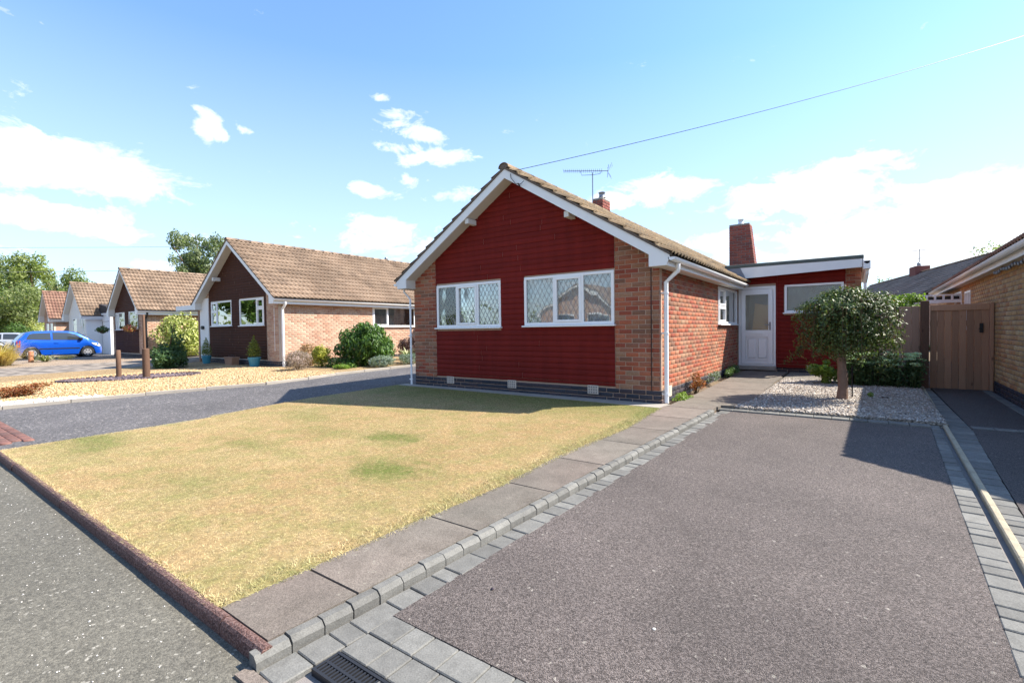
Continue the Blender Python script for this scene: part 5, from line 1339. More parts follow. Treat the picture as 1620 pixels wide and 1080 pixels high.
keep = Pc[:, 2] > .36 + .12 * np.sin(np.arctan2(Pc[:, 1] - cy, Pc[:, 0] - cx) * 5); C = np.concatenate([np.array(C), Pc[keep]]); N = np.concatenate([np.array(N), Nc[keep]])
me = leafmesh('crown', C, N, .044, .52, .8, 3); link('crown', me, mop, I4, mat='leaf_mop')
stk = thing('tree_stake', 'thin dark stake standing behind the weeping tree trunk', 'stake', T(2.44, 1.98, -.17)); mb = MB(); mb.tube([(2.445, 2.0, -.2), (2.44, 1.98, .35)], .011, 6); mb.build('stake', 'black_plastic', stk, I4)
# small lit tree behind the fence
b = clumpy((3.05, 4.9, 1.42), (.52, .4, .25), 14, 3); plant('young_tree', 'bright yellow-green young tree leaning over the boarded fence', 'tree', 'leaf_bright', (3.0, 4.9, -.15), b, 1500, .075, 4, .55, stems=[([(3.0, 4.9, -.15), (3.02, 4.9, .8), (3.05, 4.88, 1.45)], [.03, .022, .01])])
# sedum bed
sed = thing('sedum_clump', 'broad dark sedum clump with flat pale green heads in front of the fence', 'plant', T(2.85, 3.95, -.14)); g = random.Random(9); C = []; N = []; HC = []; mb = MB()
for i in range(170):
    x, y = g.uniform(2.22, 3.42), g.uniform(3.72, 4.2); h = g.uniform(.36, .60); lx, ly = g.uniform(-.06, .06), g.uniform(-.1, .04)
    mb.tube([(x, y, -.16), (x + lx * .4, y + ly * .4, h * .5 - .1), (x + lx, y + ly, h - .17)], [.006, .005, .004], 4)
    for k in range(16): u = g.random(); C.append((x + lx * u + g.gauss(0, .03), y + ly * u + g.gauss(0, .03), -.14 + (h - .05) * u)); N.append((g.gauss(0, .4), -.3, .8))
    if g.random() < .55:
        for k in range(60):
            a = g.uniform(0, 6.28); q = .07 * math.sqrt(g.random()); HC.append((x + lx + q * math.cos(a), y + ly + q * math.sin(a), h - .125 + .018 * (1 - (q / .07) ** 2) + g.uniform(-.004, .004)))
mb.build('stem', 'leaf_sedum', sed, I4); link('leaves', leafmesh('leaves', np.array(C), np.array(N), .07, .5, .1, 5), sed, I4, mat='leaf_sedum')
link('flower_heads', leafmesh('flower_heads', np.array(HC), np.tile([0, -.6, .8], (len(HC), 1)), .026, .9, 0, 6), sed, I4, mat='sedum_head')
plant('leafy_plant', 'bright lime green leafy plant beside the weeping tree, left of the dark sedum', 'plant', 'leaf_bright', (1.98, 3.9, -.14), clumpy((1.98, 3.9, .08), (.30, .22, .25), 12, 7), 1300, .06, 8, .5, stems=radial_stems((1.98, 3.9, -.14), .42, .25, 10, 2), low=-.14)
plant('weed', 'tiny bright green weed in the shaded part of the gravel bed', 'weed', 'leaf_bright', (2.69, 2.25, -.18), [(2.69, 2.25, -.14, .045, .045, .045)], 70, .035, 12, .6)
plant('fallen_leaf_scrap', 'dark scrap of leaves lying on the shaded gravel', 'leaves', 'leaf_purple', (2.86, 2.2, -.19), [(2.86, 2.2, -.17, .05, .03, .015)], 24, .035, 13, .6)
# plants along the brick side wall
plant('rust_plant', 'rust-red dried plant at the foot of the red brick side wall', 'plant', 'leaf_rust', (.14, 1.5, -.18), clumpy((.15, 1.5, -.0), (.14, .36, .17), 9, 2, .4), 750, .05, 21, .35, low=-.17, stems=radial_stems((.15, 1.5, -.18), .35, .3, 14, 3, .004))
plant('yellow_weed', 'yellow-green weeds beside the white downpipe of the red bungalow', 'weed', 'leaf_bright', (.17, .62, -.19), clumpy((.17, .62, -.15), (.12, .42, .07), 9, 4, .45), 620, .04, 22, .45, low=-.19)
plant('grey_plant', 'pale grey-leaved plant between the rust-red plant and the front door', 'plant', 'leaf_silver', (.15, 2.75, -.16), clumpy((.16, 2.75, -.02), (.12, .35, .13), 7, 5, .4), 420, .045, 23, .4, low=-.16)
plant('dark_plant', 'dark green plant in the shade below the side window', 'plant', 'leaf_dark', (.18, 4.3, -.13), clumpy((.18, 4.3, -.02), (.16, .7, .14), 9, 6, .4), 800, .05, 24, .45, low=-.14)

# planting beside the brown bungalow
def bush(label, cat, mat, base, w, h, n, size, seed, aspect=.5, droop=0., nm='bush', k=16, sub=.42):
    gg = random.Random(seed); bl = [(base[0], base[1], base[2] + h * .40, w * .40, w * .40, h * .48)] * 2
    for i in range(k):
        a = gg.uniform(0, 6.283); e = gg.uniform(-.25, 1.35); ce = math.cos(e)
        bl.append((base[0] + math.cos(a) * ce * w * .36, base[1] + math.sin(a) * ce * w * .36, base[2] + h * (.36 + .44 * math.sin(e)), w * .15, w * .15, h * .17))
    return plant(nm, label, cat, mat, base, bl, int(n * 1.5), size, seed, aspect, droop, low=base[2] - .02, stems=radial_stems(base, h * .9, w * .4, 8, seed, .01))
bush('tall green mounded bush with drooping leaves against the pale pink side wall', 'bush', 'leaf_mound', (-11.1, 2.9, -.16), 2.0, 1.55, 6000, .13, 31, .4, 1.6)
plant('trailing_bush', 'dark trailing skirt of the mounded bush spreading over the gravel', 'bush', 'leaf_mound', (-11.3, 2.3, -.17), clumpy((-11.35, 2.2, -.05), (.75, .55, .22), 10, 8, .45), 1300, .10, 33, .4, 1.0, low=-.17)
bush('rounded yellow-green bush in front of the pale pink side wall', 'bush', 'leaf_yellow', (-12.2, 1.98, -.17), .80, .80, 1700, .055, 34, .6)
bush('brown dried round bush behind the yellow-green bush', 'bush', 'leaf_brown', (-13.05, 2.05, -.17), .86, .84, 1500, .055, 35, .5)
bush('low grey-mauve twiggy bush at the front of the golden gravel', 'bush', 'leaf_greymauve', (-11.75, .85, -.19), 1.05, .66, 2300, .06, 36, .28)
bush('lime green ground plant at the foot of the mounded bush', 'plant', 'leaf_bright', (-10.7, 1.75, -.17), .60, .16, 500, .06, 37, .5, nm='ground_plant', k=8)
bush('low silvery shrub beside the edging of the left driveway', 'shrub', 'leaf_silver', (-9.98, 2.75, -.16), .95, .42, 1400, .06, 38, .4, nm='shrub')
bush('second silvery shrub, half hidden by the red bungalow downpipe', 'shrub', 'leaf_silver', (-9.95, 3.9, -.15), .95, .42, 1200, .06, 39, .4, nm='shrub')
def blades(name, label, cat, mat, base, n, L, wd, seed, spread=.9, up=.6, rad=.05):
    root = thing(name, label, cat, T(*base)); g = np.random.default_rng(seed); V = []; F = []; o = 0
    for i in range(n):
        a = g.uniform(0, 6.283); el_ = g.uniform(up - .35, up + .35); l = L * g.uniform(.6, 1.1); dh = np.array([math.cos(a), math.sin(a), 0]); sd = np.array([-math.sin(a), math.cos(a), 0]) * wd / 2
        p = np.array(base) + dh * rad * g.random(); q = p + (dh * math.cos(el_) * spread + np.array([0, 0, math.sin(el_)])) * l * .55; r2 = q + (dh * spread * math.cos(el_ - .7) + np.array([0, 0, math.sin(el_ - .75)])) * l * .45
        V += [p - sd * .6, p + sd * .6, q + sd, q - sd, r2 + sd * .1, r2 - sd * .1]; F += [(o, o + 1, o + 2, o + 3), (o + 3, o + 2, o + 4, o + 5)]; o += 6
    me = mesh_np('blades', np.array(V), np.array(F)); link('blades', me, root, I4, mat=mat); return root
blades('spiky_plant', 'spiky pale-leaved plant in the shade below the brown bungalow side window', 'plant', 'leaf_spiky', (-10.55, 4.3, -.14), 46, .85, .06, 3, .7, .9)
bush('purple-brown shrub behind the spiky plant below the side window', 'shrub', 'leaf_purple', (-11.9, 5.6, -.12), 1.0, .95, 900, .09, 41, .4, nm='shrub')
bush('dark green shrub behind the spiky plant, close to the white downpipe', 'shrub', 'leaf_dark', (-10.9, 5.6, -.12), 1.0, .85, 900, .09, 42, .4, nm='shrub')
# potted conifers
def pot(label, x, y, z, r, h, tree_w, tree_h, seed):
    pt = thing('plant_pot', label, 'pot', T(x, y, z)); mb = MB(); mb.lathe([(0, 0), (r * .72, 0), (r * .98, h * .82), (r * 1.06, h * .82), (r * 1.06, h), (r * .92, h), (r * .88, h * .9), (0, h * .9)], 20, (x, y, z)); mb.build('pot', 'pot_blue', pt, I4, smooth=True)
    cb = [(x, y, z + h + tree_h * (.12 + .8 * i / 6), tree_w * .5 * (1.0, 1.05, .98, .85, .66, .42, .2)[i], tree_w * .5 * (1.0, 1.05, .98, .85, .66, .42, .2)[i], tree_h * .13) for i in range(7)]
    return cb
cb = pot('teal glazed pot at the left of the brown boarded wall', -18.55, .98, -.19, .17, .32, .40, .70, 1)
plant('dwarf_conifer', 'small cone-shaped conifer in the left teal pot', 'conifer', 'leaf_conifer', (-18.55, .98, .1), cb, 1400, .05, 51, .4)
cb = pot('teal glazed pot by the brick corner of the brown bungalow', -14.72, .98, -.19, .20, .34, .44, .74, 2)
plant('dwarf_conifer', 'small cone-shaped conifer in the right teal pot by the brick pier', 'conifer', 'leaf_conifer', (-14.72, .98, .1), cb, 1500, .05, 52, .4)
tg = thing('clay_trough', 'low brown clay trough between the two teal pots', 'planter', T(-16.45, 1.0, -.19)); mb = MB()
mb.prism([(-.24, 0), (.24, 0), (.31, .27), (-.31, .27)], -.13, .13, W=T(-16.45, 1.0, -.19)); mb.box(-16.78, -16.12, .85, 1.15, .08, .12, ch=.01); mb.build('trough', 'clay', tg, I4)
plant('heather', 'sparse dull red plant in the brown clay trough', 'plant', 'leaf_purple', (-16.45, 1.0, .1), [(-16.45, 1.0, .16, .22, .1, .07)], 160, .05, 53, .4)
# tall climber hedge between the second and third bungalows, dark shrub in front
b = clumpy((-25.7, 3.0, .95), (.55, 1.45, 1.25), 60, 61, .30); plant('variegated_hedge', 'tall yellow-green variegated hedge below the white canopy', 'hedge', 'leaf_varieg', (-25.7, 3.0, -.2), b, 7000, .13, 61, .55, low=-.18, stems=[([(-25.7, 3.0, -.2), (-25.7, 3.0, 1.6)], [.05, .03])])
b = clumpy((-17.6, -.62, .12), (.75, .6, .60), 30, 62, .38) + [(-17.6, -.62, .1, .6, .5, .5)] + clumpy((-17.5, -.4, .85), (.40, .3, .55), 9, 63, .38)
plant('garden_shrub', 'dark green shrub with a tall reddish side beside the brown bungalow entrance', 'shrub', 'leaf_dark', (-17.6, -.6, -.2), b, 4200, .12, 62, .4, .4, low=-.2, stems=[([(-17.6, -.6, -.2), (-17.55, -.6, .6), (-17.4, -.5, 1.35)], [.035, .03, .015])])
# posts and slate bed in the golden gravel
ex, ey = -14.3, -2.65; ea = math.radians(66)
def ell(t_, a=1.62, b_=.72): x, y = a * math.cos(t_), b_ * math.sin(t_); return (ex + x * math.cos(ea) - y * math.sin(ea), ey + x * math.sin(ea) + y * math.cos(ea))
sb_ = ground_piece('slate_bed', [ell(2 * math.pi * i / 48) for i in range(48)], lambda x, y: zG(x, y) + .012, 'slate', .05)
mbp = None
for i in range(72):
    p = ell(2 * math.pi * i / 72); q = ell(2 * math.pi * (i + 1) / 72); W_ = T(p[0], p[1], zG(0, p[1])) @ RZ(math.degrees(math.atan2(q[1] - p[1], q[0] - p[0])))
    if mbp is None:
        mb = MB(); mb.cbox(0, .085, -.02, .02, -.05, .055, .008); mbp = mb.build('border_block', 'slate', sb_, W_)
    else: link('border_block', mbp.data, sb_, W_)
def post(label, x, y, h, r, mat='wood_log', nm='timber_post', top=None):
    o = thing(nm, label, 'post', T(x, y, zG(x, y))); mb = MB(); mb.tube([(x, y, zG(x, y) - .05), (x + .01, y, zG(x, y) + h * .5), (x, y, zG(x, y) + h - .02), (x, y, zG(x, y) + h)], [r, r * .97, r * .95, r * .7], 10); mb.build('post', mat, o, I4, smooth=True); return o
post('tall thin dark post rising from the slate oval behind the thick short post', -14.05, -2.42, 1.80, .034)
post('thick short timber post touching the tall post in the slate oval', -13.90, -2.44, .84, .095)
post('low timber post alone at the left of the slate oval', -14.90, -2.80, .80, .066)
o = post('short terracotta-coloured post by the straw-coloured grass clump', -29.0, -2.33, .52, .10, 'wood_terracotta')
# left-side planting
blades('grass_clump', 'large straw-coloured ornamental grass clump at the left edge', 'grass clump', 'straw', (-27.0, -3.6, -.25), 900, 1.35, .02, 5, .95, 1.0, .35)
blades('grass_clump', 'smaller straw-coloured grass clump at the far left edge of the photo', 'grass clump', 'straw', (-26.4, -4.3, -.25), 500, 1.15, .02, 6, .95, 1.0, .3)
blades('spiky_plant', 'dark spiky plant beside the short terracotta-coloured post', 'plant', 'leaf_spiky', (-28.9, -1.85, -.23), 60, .85, .05, 7, 1.0, .6)
plant('rust_shrub', 'low rust-red shrub on the golden gravel at the left edge', 'shrub', 'leaf_rust', (-11.9, -5.25, -.27), clumpy((-11.9, -5.25, -.13), (.38, .62, .15), 12, 71, .4), 1700, .055, 71, .4, low=-.28)
plant('green_rosette', 'small grey-green plant by the pale stones at the left edge', 'plant', 'leaf_silver', (-11.5, -5.75, -.28), [(-11.5, -5.75, -.22, .12, .14, .08), (-12.0, -6.0, -.2, .12, .14, .1)], 260, .05, 72, .45, low=-.28)
bush('straw-coloured low tuft on the far gravel', 'plant', 'straw', (-30.5, -.8, -.2), .8, .2, 260, .1, 73, .2, nm='ground_plant', k=6)
# hanging baskets
def basket(label, x, y, z, mat):
    o = thing('hanging_basket', label, 'basket', T(x, y, z)); mb = MB(); mb.lathe([(0, -.2), (.12, -.16), (.2, 0), (.21, .02), (.18, .02), (.0, 0)], 12, (x, y, z)); mb.tube([(x, y, z), (x, y, z + .45), (x, y + .3, z + .5)], .012, 5); mb.build('basket', 'wood_log', o, I4)
    P, N = cloud([(x, y, z + .02, .33, .3, .2)], 420, 7); link('flowers', leafmesh('flowers', P, N, .08, .7, .3, 9), o, I4, mat=mat)
basket('hanging basket with dark trailing plants at the left corner of the third bungalow', -31.45, .95, 1.28, 'leaf_dark')
basket('hanging basket with red and orange flowers by the right window of the third bungalow', -27.15, .95, 1.30, 'flower_pink')
# background trees
def tree(name, label, mat, base, h, w, n, size, seed, k=30, trunk_r=.3, zc=.62, zr_=.40, sub=.30, droop=.1, limbs=6, dy=None):
    root = thing(name, label, 'tree', T(*base)); c = (base[0], base[1], base[2] + h * zc)
    P, N = cloud(clumpy(c, (w * .5, (dy or w) * .5, h * zr_), k, seed, sub), n, seed, .5); link('crown', leafmesh('crown', P, N, size, .6, droop, seed), root, I4, mat=mat)
    mb = MB(); g = random.Random(seed); B = Vector(base)
    mb.tube([B - Vector((0, 0, .3)), B + Vector((.1, 0, h * .3)), B + Vector((-.1, .1, h * .62)), B + Vector((0, 0, h * .85))], [trunk_r, trunk_r * .75, trunk_r * .45, .04], 8)
    for i in range(limbs):
        a = g.uniform(0, 6.28); z0 = h * g.uniform(.28, .55); l = w * .36
        mb.tube([B + Vector((0, 0, z0)), B + Vector((math.cos(a) * l * .5, math.sin(a) * l * .5, z0 + h * .13)), B + Vector((math.cos(a) * l, math.sin(a) * l, z0 + h * .28))], [trunk_r * .4, trunk_r * .25, .03], 6)
    mb.build('trunk', 'bark', root, I4, smooth=True); return root
tree('leafy_tree', 'large green tree across the road reflected in the brown bungalow windows', 'leaf_mound', (-47, -17, -.4), 9, 11, 5000, .45, 95)
tree('leafy_tree', 'second large green tree across the road, nearer the far end of the street', 'leaf_mound', (-60, -21, -.4), 10, 12, 5000, .5, 96)
tree('leafy_tree', 'green tree across the road between the opposite bungalows', 'leaf_mound', (-34, -22, -.4), 7, 7, 3500, .4, 97)
def place(u, v, dist):
    r = ray(u, v); p = CPOS + r * (dist / r.dot(CFW)); return p
def btree(name, label, mat, u, vtop, wpx, dist, n, size, seed, **kw):
    p = place(u, 540, dist); s_ = CF / dist; top = place(u, vtop, dist).z; b = (p.x, p.y, zG(0, min(p.y, 40)) - .1); return tree(name, label, mat, b, top - b[2], wpx / s_, n, size, seed, **kw)
btree('leafy_tree', 'tall rounded tree rising above the others behind the farthest bungalow', 'leaf_tree_a', 52, 397, 85, 62, 9000, .30, 81, k=26)
btree('leafy_tree', 'broad yellow-green tree just left of the fourth bungalow roof', 'leaf_tree_b', 112, 416, 90, 60, 9000, .28, 82, k=30, zc=.58)
btree('leafy_tree', 'tree at the very left edge behind the pale willow-like tree', 'leaf_tree_b', -8, 405, 70, 66, 6500, .30, 83, k=24)
btree('pale_tree', 'pale green spreading tree with bare limbs in front of the taller trees', 'leaf_tree_c', 40, 432, 130, 52, 11000, .25, 84, k=34, zc=.55, zr_=.44, limbs=12, droop=.6)
btree('leafy_tree', 'dark tree low behind the pale tree and the round hedge', 'leaf_tree_b', -30, 440, 120, 50, 8000, .26, 87, k=30, zc=.5, zr_=.5)
btree('birch_tree', 'drooping birch-like tree standing behind the second and third bungalows', 'leaf_birch', 316, 360, 92, 44, 9500, .22, 85, k=34, zc=.72, zr_=.30, droop=1.6, sub=.26, limbs=9, trunk_r=.2)
btree('sparse_tree', 'thin sparse tree showing above the yellow brick bungalow roof', 'leaf_birch', 1580, 376, 90, 40, 420, .20, 86, k=22, zc=.80, zr_=.22, sub=.22, limbs=10, trunk_r=.1)
btree('sparse_tree', 'faint thin tree far behind the boarded fence', 'leaf_birch', 1400, 432, 44, 40, 130, .18, 88, k=12, zc=.80, zr_=.22, sub=.22, limbs=6, trunk_r=.04)
btree('sparse_tree', 'faint low treetop right of the rear chimney', 'leaf_birch', 1500, 426, 50, 50, 160, .2, 89, k=12, zc=.80, zr_=.22, sub=.22, limbs=6, trunk_r=.04)
def bbush(label, mat, u, vt, vb, wpx, dist, n, size, seed, nm='hedge', cat='hedge'):
    p = place(u, vb, dist); s_ = CF / dist; h = (vb - vt) / s_; plant(nm, label, cat, mat, (p.x, p.y, p.z), clumpy((p.x, p.y, p.z + h * .45), (wpx / s_ / 2, wpx / s_ / 2, h * .58), 14, seed, .45), n, size, seed, .5, low=p.z - 1.0)
bbush('clipped rounded hedge left of the farthest bungalow', 'leaf_mound', 34, 512, 545, 46, 46, 3000, .14, 91)
bbush('bright yellow-green hedge beside the farthest bungalow', 'leaf_varieg', 58, 508, 545, 50, 49, 2600, .14, 92)
bbush('yellowish hedge at the left edge beyond the parked cars', 'leaf_varieg', 4, 514, 548, 40, 52, 2000, .15, 93)
# distant overhead wires and a far tree belt
for v0, v1, lab in ((392, 390, 'upper faint overhead wire across the sky at the left'), (431, 427, 'lower faint overhead wire over the left rooftops')):
    a_, b_ = place(-40, v0, 30), place(330 if v0 < 400 else 250, v1, 34); wo = thing('overhead_wire', lab, 'wire', Matrix.Translation(a_)); mb = MB(); mb.tube([a_, a_.lerp(b_, .5) - Vector((0, 0, .02)), b_], .011, 5); mb.build('wire', 'metal_grey', wo, I4)
V = []; g = np.random.default_rng(4)
P = []
for i in range(90):
    a = R(-85) + R(175) * i / 89 + g.normal(0, .01); rr_ = 150 + g.uniform(-20, 20); x, y = CPOS.x + rr_ * math.sin(a), CPOS.y + rr_ * math.cos(a); P.append((x, y, 2.2, 6, 6, g.uniform(1.4, 3.4)))
for i in range(60):
    a = R(95) + R(170) * i / 59; rr_ = 90; P.append((CPOS.x + rr_ * math.sin(a), CPOS.y + rr_ * math.cos(a), 2.2, 6, 6, g.uniform(2, 4.5)))
C, N = cloud(P, 16000, 5); me = leafmesh('distant_tree_belt', C, N, .9, .7, 0, 6); link('distant_tree_belt', me, None, I4, mat='leaf_tree_b', kind='stuff', label='dark belt of distant trees along the horizon behind the houses')

# ================================================================ cars
def car(name, label, W, paint, L=3.55, Wd=1.56, H=1.47, kind='hatch'):
    """x forward, y left, z up, origin under the middle of the car"""
    root = thing(name, label, 'car', W); hl = L / 2
    prof_top = [(-hl, .62), (-hl + .02, .92), (-hl + .12, 1.02), (-hl + .42, 1.38), (-hl + .75, 1.455), (-.35, H), (.35, 1.46), (.70, 1.38), (1.10, 1.09), (1.26, .99), (hl - .22, .86), (hl - .05, .70), (hl, .52)]
    st = np.array(sorted(set([round(float(q), 3) for q in np.linspace(-hl, hl, 37)] + [round(p[0], 3) for p in prof_top])))
    topz = np.interp(st, [p[0] for p in prof_top], [p[1] for p in prof_top])
    belt = np.interp(st, [-hl, -hl + .1, 1.1, hl], [.62, .96, .90, .52]); belt = np.minimum(belt, topz)
    hw = Wd / 2 * np.interp(st, [-hl, -hl + .12, -hl + .5, hl - .6, hl - .15, hl], [.80, .93, 1.0, 1.0, .90, .66])
    V = []; n = 11
    wheels = (-hl + .60, hl - .68)
    for x, zt, zb, w_ in zip(st, topz, belt, hw):
        lowz = .20
        for wx in wheels:
            dx = abs(x - wx)
            if dx < .34: lowz = max(lowz, .30 + math.sqrt(max(0, .34 ** 2 - dx ** 2)))
        lowz = min(lowz, zb - .06); in_ = .80 if zt > 1.0 else 1.0
        tw = w_ * (1 - .22 * min(1, max(0, (zt - zb) / .5)))
        half = [(w_ * .96, lowz), (w_ * 1.0, lowz + (zb - lowz) * .35), (w_ * .995, lowz + (zb - lowz) * .75), (w_ * .965, zb), ((w_ * .965 * .5 + tw * .5), (zb + zt) / 2), (tw * .98, zt - .05 * min(1, (zt - zb) * 4)), (tw * .80, zt - .004), (tw * .4, zt), (0, zt + .004)]
        ring = half + [(-a, b) for a, b in reversed(half[:-1])]
        V += [(x, a, b) for a, b in ring]
    k = 17; m_ = len(st); F = []
    for i in range(m_ - 1):
        for j in range(k - 1): a = i * k + j; F.append((a, a + 1, a + k + 1, a + k))
        F.append((i * k + k - 1, i * k, (i + 1) * k, (i + 1) * k + k - 1))
    mb = MB(); mb.v = V; mb.f = F + [tuple(range(k)), tuple(reversed(range((m_ - 1) * k, m_ * k)))]; mb.m = [0] * len(mb.f)
    body = mb.build('body', paint, root, W, smooth=True)
    def side(x, z):
        w_ = float(np.interp(x, st, hw)); zt = float(np.interp(x, st, topz)); zb = float(np.interp(x, st, belt)); tw = w_ * (1 - .22 * min(1, max(0, (zt - zb) / .5)))
        if z <= zb: return w_ * .99
        return float(np.interp(z, [zb, (zb + zt) / 2, max((zb + zt) / 2 + .01, zt - .05 * min(1, (zt - zb) * 4))], [w_ * .965, (w_ * .965 + tw) / 2, tw * .98]))
    def side_poly(pts, sg, out, mat, nm, parent=body):
        mb = MB(); P = [(x, sg * (side(x, z) + out), z) for x, z in pts]; Q = [(x, sg * (side(x, z) - .02), z) for x, z in pts]
        mb.face(P if sg < 0 else list(reversed(P)))
        for i in range(len(P)): j = (i + 1) % len(P); mb.face([P[i], P[j], Q[j], Q[i]])
        return mb.build(nm, mat, parent, W)
    for sg in (1, -1):
        for xs_, lo, hi in (((-hl + .42, -.42), ((-hl + .42, -.42), (1.02, .985)), ((-hl + .42, -hl + .56, -.42), (1.10, 1.33, 1.37))), ((-.34, .90), ((-.34, .90), (.985, .955)), ((-.34, .30, .62, .90), (1.385, 1.365, 1.27, 1.02)))):
            mbs = MB(); X_ = np.linspace(xs_[0], xs_[1], 9)
            for xa, xb in zip(X_[:-1], X_[1:]):
                for u0, u1 in ((0, .5), (.5, 1)):
                    Q = []
                    for x_, u_ in ((xa, u0), (xb, u0), (xb, u1), (xa, u1)):
                        z_ = float(np.interp(x_, *lo)) * (1 - u_) + float(np.interp(x_, *hi)) * u_; Q.append((x_, sg * (side(x_, z_) + .012), z_))
                    mbs.face(Q if sg < 0 else list(reversed(Q)))
            mbs.build('side_window', 'car_glass', body, W)
        side_poly([(-hl + .90, .50), (-hl + .90, .55), (hl - 1.02, .55), (hl - 1.02, .50)], sg, .022, 'black_plastic', 'side_strip')
        side_poly([(-.30, .80), (-.30, .84), (-.12, .84), (-.12, .80)], sg, .02, paint, 'door_handle')
        side_poly([(-.385, .28), (-.385, .95), (-.375, .95), (-.375, .28)], sg, .004, 'black_plastic', 'door_gap')
        side_poly([(-hl + .05, .62), (-hl + .05, .96), (-hl + .19, .98), (-hl + .17, .62)], sg, .03, 'lamp_red', 'tail_lamp')
        side_poly([(hl - .42, .70), (hl - .52, .80), (hl - .14, .74), (hl - .08, .60), (hl - .2, .6)], sg, .03, 'lamp_clear', 'headlight')
        mb = MB(); w_ = side(.95, .98); y0, y1 = sorted((sg * (w_ - .03), sg * (w_ + .16))); mb.cbox(.74, .88, y0, y1, .96, 1.10, .025); mb.build('wing_mirror', 'black_plastic', body, W)
        for wx in wheels:
            yw = sg * (Wd / 2 - .02); mbw = MB(); pr = []
            mbw.tube([(wx, yw - sg * .17, .29), (wx, yw - sg * .02, .29), (wx, yw, .29)], [.285, .29, .262], 24); wh = mbw.build('wheel', 'tyre', root, W)
            mbr = MB(); mbr.tube([(wx, yw - sg * .02, .29), (wx, yw + sg * .006, .29)], [.19, .185], 20); rm = mbr.build('rim', 'alloy', wh, W)
            for q in range(6):
                mbh = MB(); a = q * math.pi / 3; mbh.tube([(wx + .125 * math.cos(a), yw + sg * .004, .29 + .125 * math.sin(a)), (wx + .125 * math.cos(a), yw + sg * .010, .29 + .125 * math.sin(a))], .034, 8)
                mbh.build('rim_hole', 'black_plastic', wh, W)
    mb = MB(); mb.box(-hl + .25, hl - .3, -Wd / 2 + .12, Wd / 2 - .12, .16, .40); mb.build('underside', 'black_plastic', root, W)
    # screens
    def screen(xa, za, xb, zb_, f, nm):
        wa, wb = side(xa, za), side(xb, zb_); mb = MB(); nx = Vector((zb_ - za, 0, xa - xb)).normalized() * (.01 if f else .01)
        if nx.z < 0: nx = -nx
        P = [Vector((xa, -wa * .80, za)), Vector((xb, -wb * .74, zb_)), Vector((xb, wb * .74, zb_)), Vector((xa, wa * .80, za))]; P = [p + nx for p in P]; mb.face(P); mb.face([p - nx * 2 for p in reversed(P)]); mb.build(nm, 'car_glass', body, W)
    screen(1.12, 1.09, .74, 1.365, True, 'windscreen'); screen(-hl + .13, 1.03, -hl + .41, 1.37, False, 'rear_window')
    mb = MB(); mb.cbox(-hl - .05, -hl + .10, -Wd * .42, Wd * .42, .30, .56, .03); mb.build('bumper', paint, body, W)
    mb = MB(); mb.box(-hl - .055, -hl - .045, -.26, .26, .62, .73); mb.build('number_plate', 'plate', body, W)
    return root
# the parked cars stand side on to the street, noses to the houses
car('parked_car', 'bright blue small hatchback parked on the drive before the farthest bungalows', T(-33.7, -.47, -.228) @ RZ(90) @ Matrix.Diagonal((1.0, 1.0, 1.02, 1)), 'car_blue')
car('parked_car', 'silver hatchback partly out of view beyond the blue car at the left edge', T(-52, .4, -.25) @ RZ(70) @ Matrix.Diagonal((1.1, 1.1, 1.05, 1)), 'car_silver')
car('parked_car', 'dark car at the far left edge in front of the silver hatchback', T(-47.5, -2.6, -.25) @ RZ(95) @ Matrix.Diagonal((1.1, 1.1, 1.0, 1)), 'car_dark')

# ================================================================ small things on the ground
# drainage grate
gr = thing('drain_grate', 'black slotted drain grate set into the grey paving setts', 'drain', T(.95, -6.3, zD(0, -6.3)))
gx0, gx1, gy0, gy1 = .728, 1.30, -6.372, -6.246; zd = zD(0, -6.3) - .004
mb = MB(); mb.box(gx0, gx1, gy0, gy0 + .012, zd - .03, zd + .008); mb.box(gx0, gx1, gy1 - .012, gy1, zd - .03, zd + .008); mb.box(gx0, gx1, (gy0 + gy1) / 2 - .006, (gy0 + gy1) / 2 + .006, zd - .02, zd + .006)
mb.box(gx0, gx0 + .012, gy0 + .012, gy1 - .012, zd - .03, zd + .007); mb.box(gx1 - .012, gx1, gy0 + .012, gy1 - .012, zd - .03, zd + .007); mb.build('frame', 'black_plastic', gr, I4)
x = gx0 + .018
while x < gx1 - .02:
    mb = MB(); mb.box(x, x + .009, gy0 + .0125, (gy0 + gy1) / 2 - .0065, zd - .018, zd + .005); mb.box(x, x + .009, (gy0 + gy1) / 2 + .0065, gy1 - .0125, zd - .018, zd + .005); mb.build('bar', 'black_plastic', gr, I4); x += .019
mb = MB(); mb.box(gx0, gx1, gy0, gy1, zd - .08, zd - .045); mb.build('channel', 'black_plastic', gr, I4)
def stone(label, u, v, r, mat, nm='stone', zf=zD):
    rr_ = ray(u, v); z0 = zf(0, -5); t_ = (z0 - CPOS.z) / rr_.z; p = CPOS + rr_ * t_; z0 = zf(0, p.y); t_ = (z0 - CPOS.z) / rr_.z; p = CPOS + rr_ * t_
    o = thing(nm, label, 'stone', T(p.x, p.y, z0)); mb = MB(); g = random.Random(int(u)); mb.lathe([(0, -r * .2), (r * .8, 0), (r, r * .4), (r * .6, r * .8), (0, r * .9)], 8, (p.x, p.y, z0)); mb.v = [(a + g.uniform(-.15, .15) * r, b + g.uniform(-.15, .15) * r, c + g.uniform(-.1, .1) * r) for a, b, c in mb.v]; mb.build('stone', mat, o, I4, smooth=True)
stone('small dark stone lying on the near part of the driveway', 779, 932, .010, 'slate')
stone('small white stone lying on the middle of the driveway', 1035, 995, .008, 'pebble_pale')
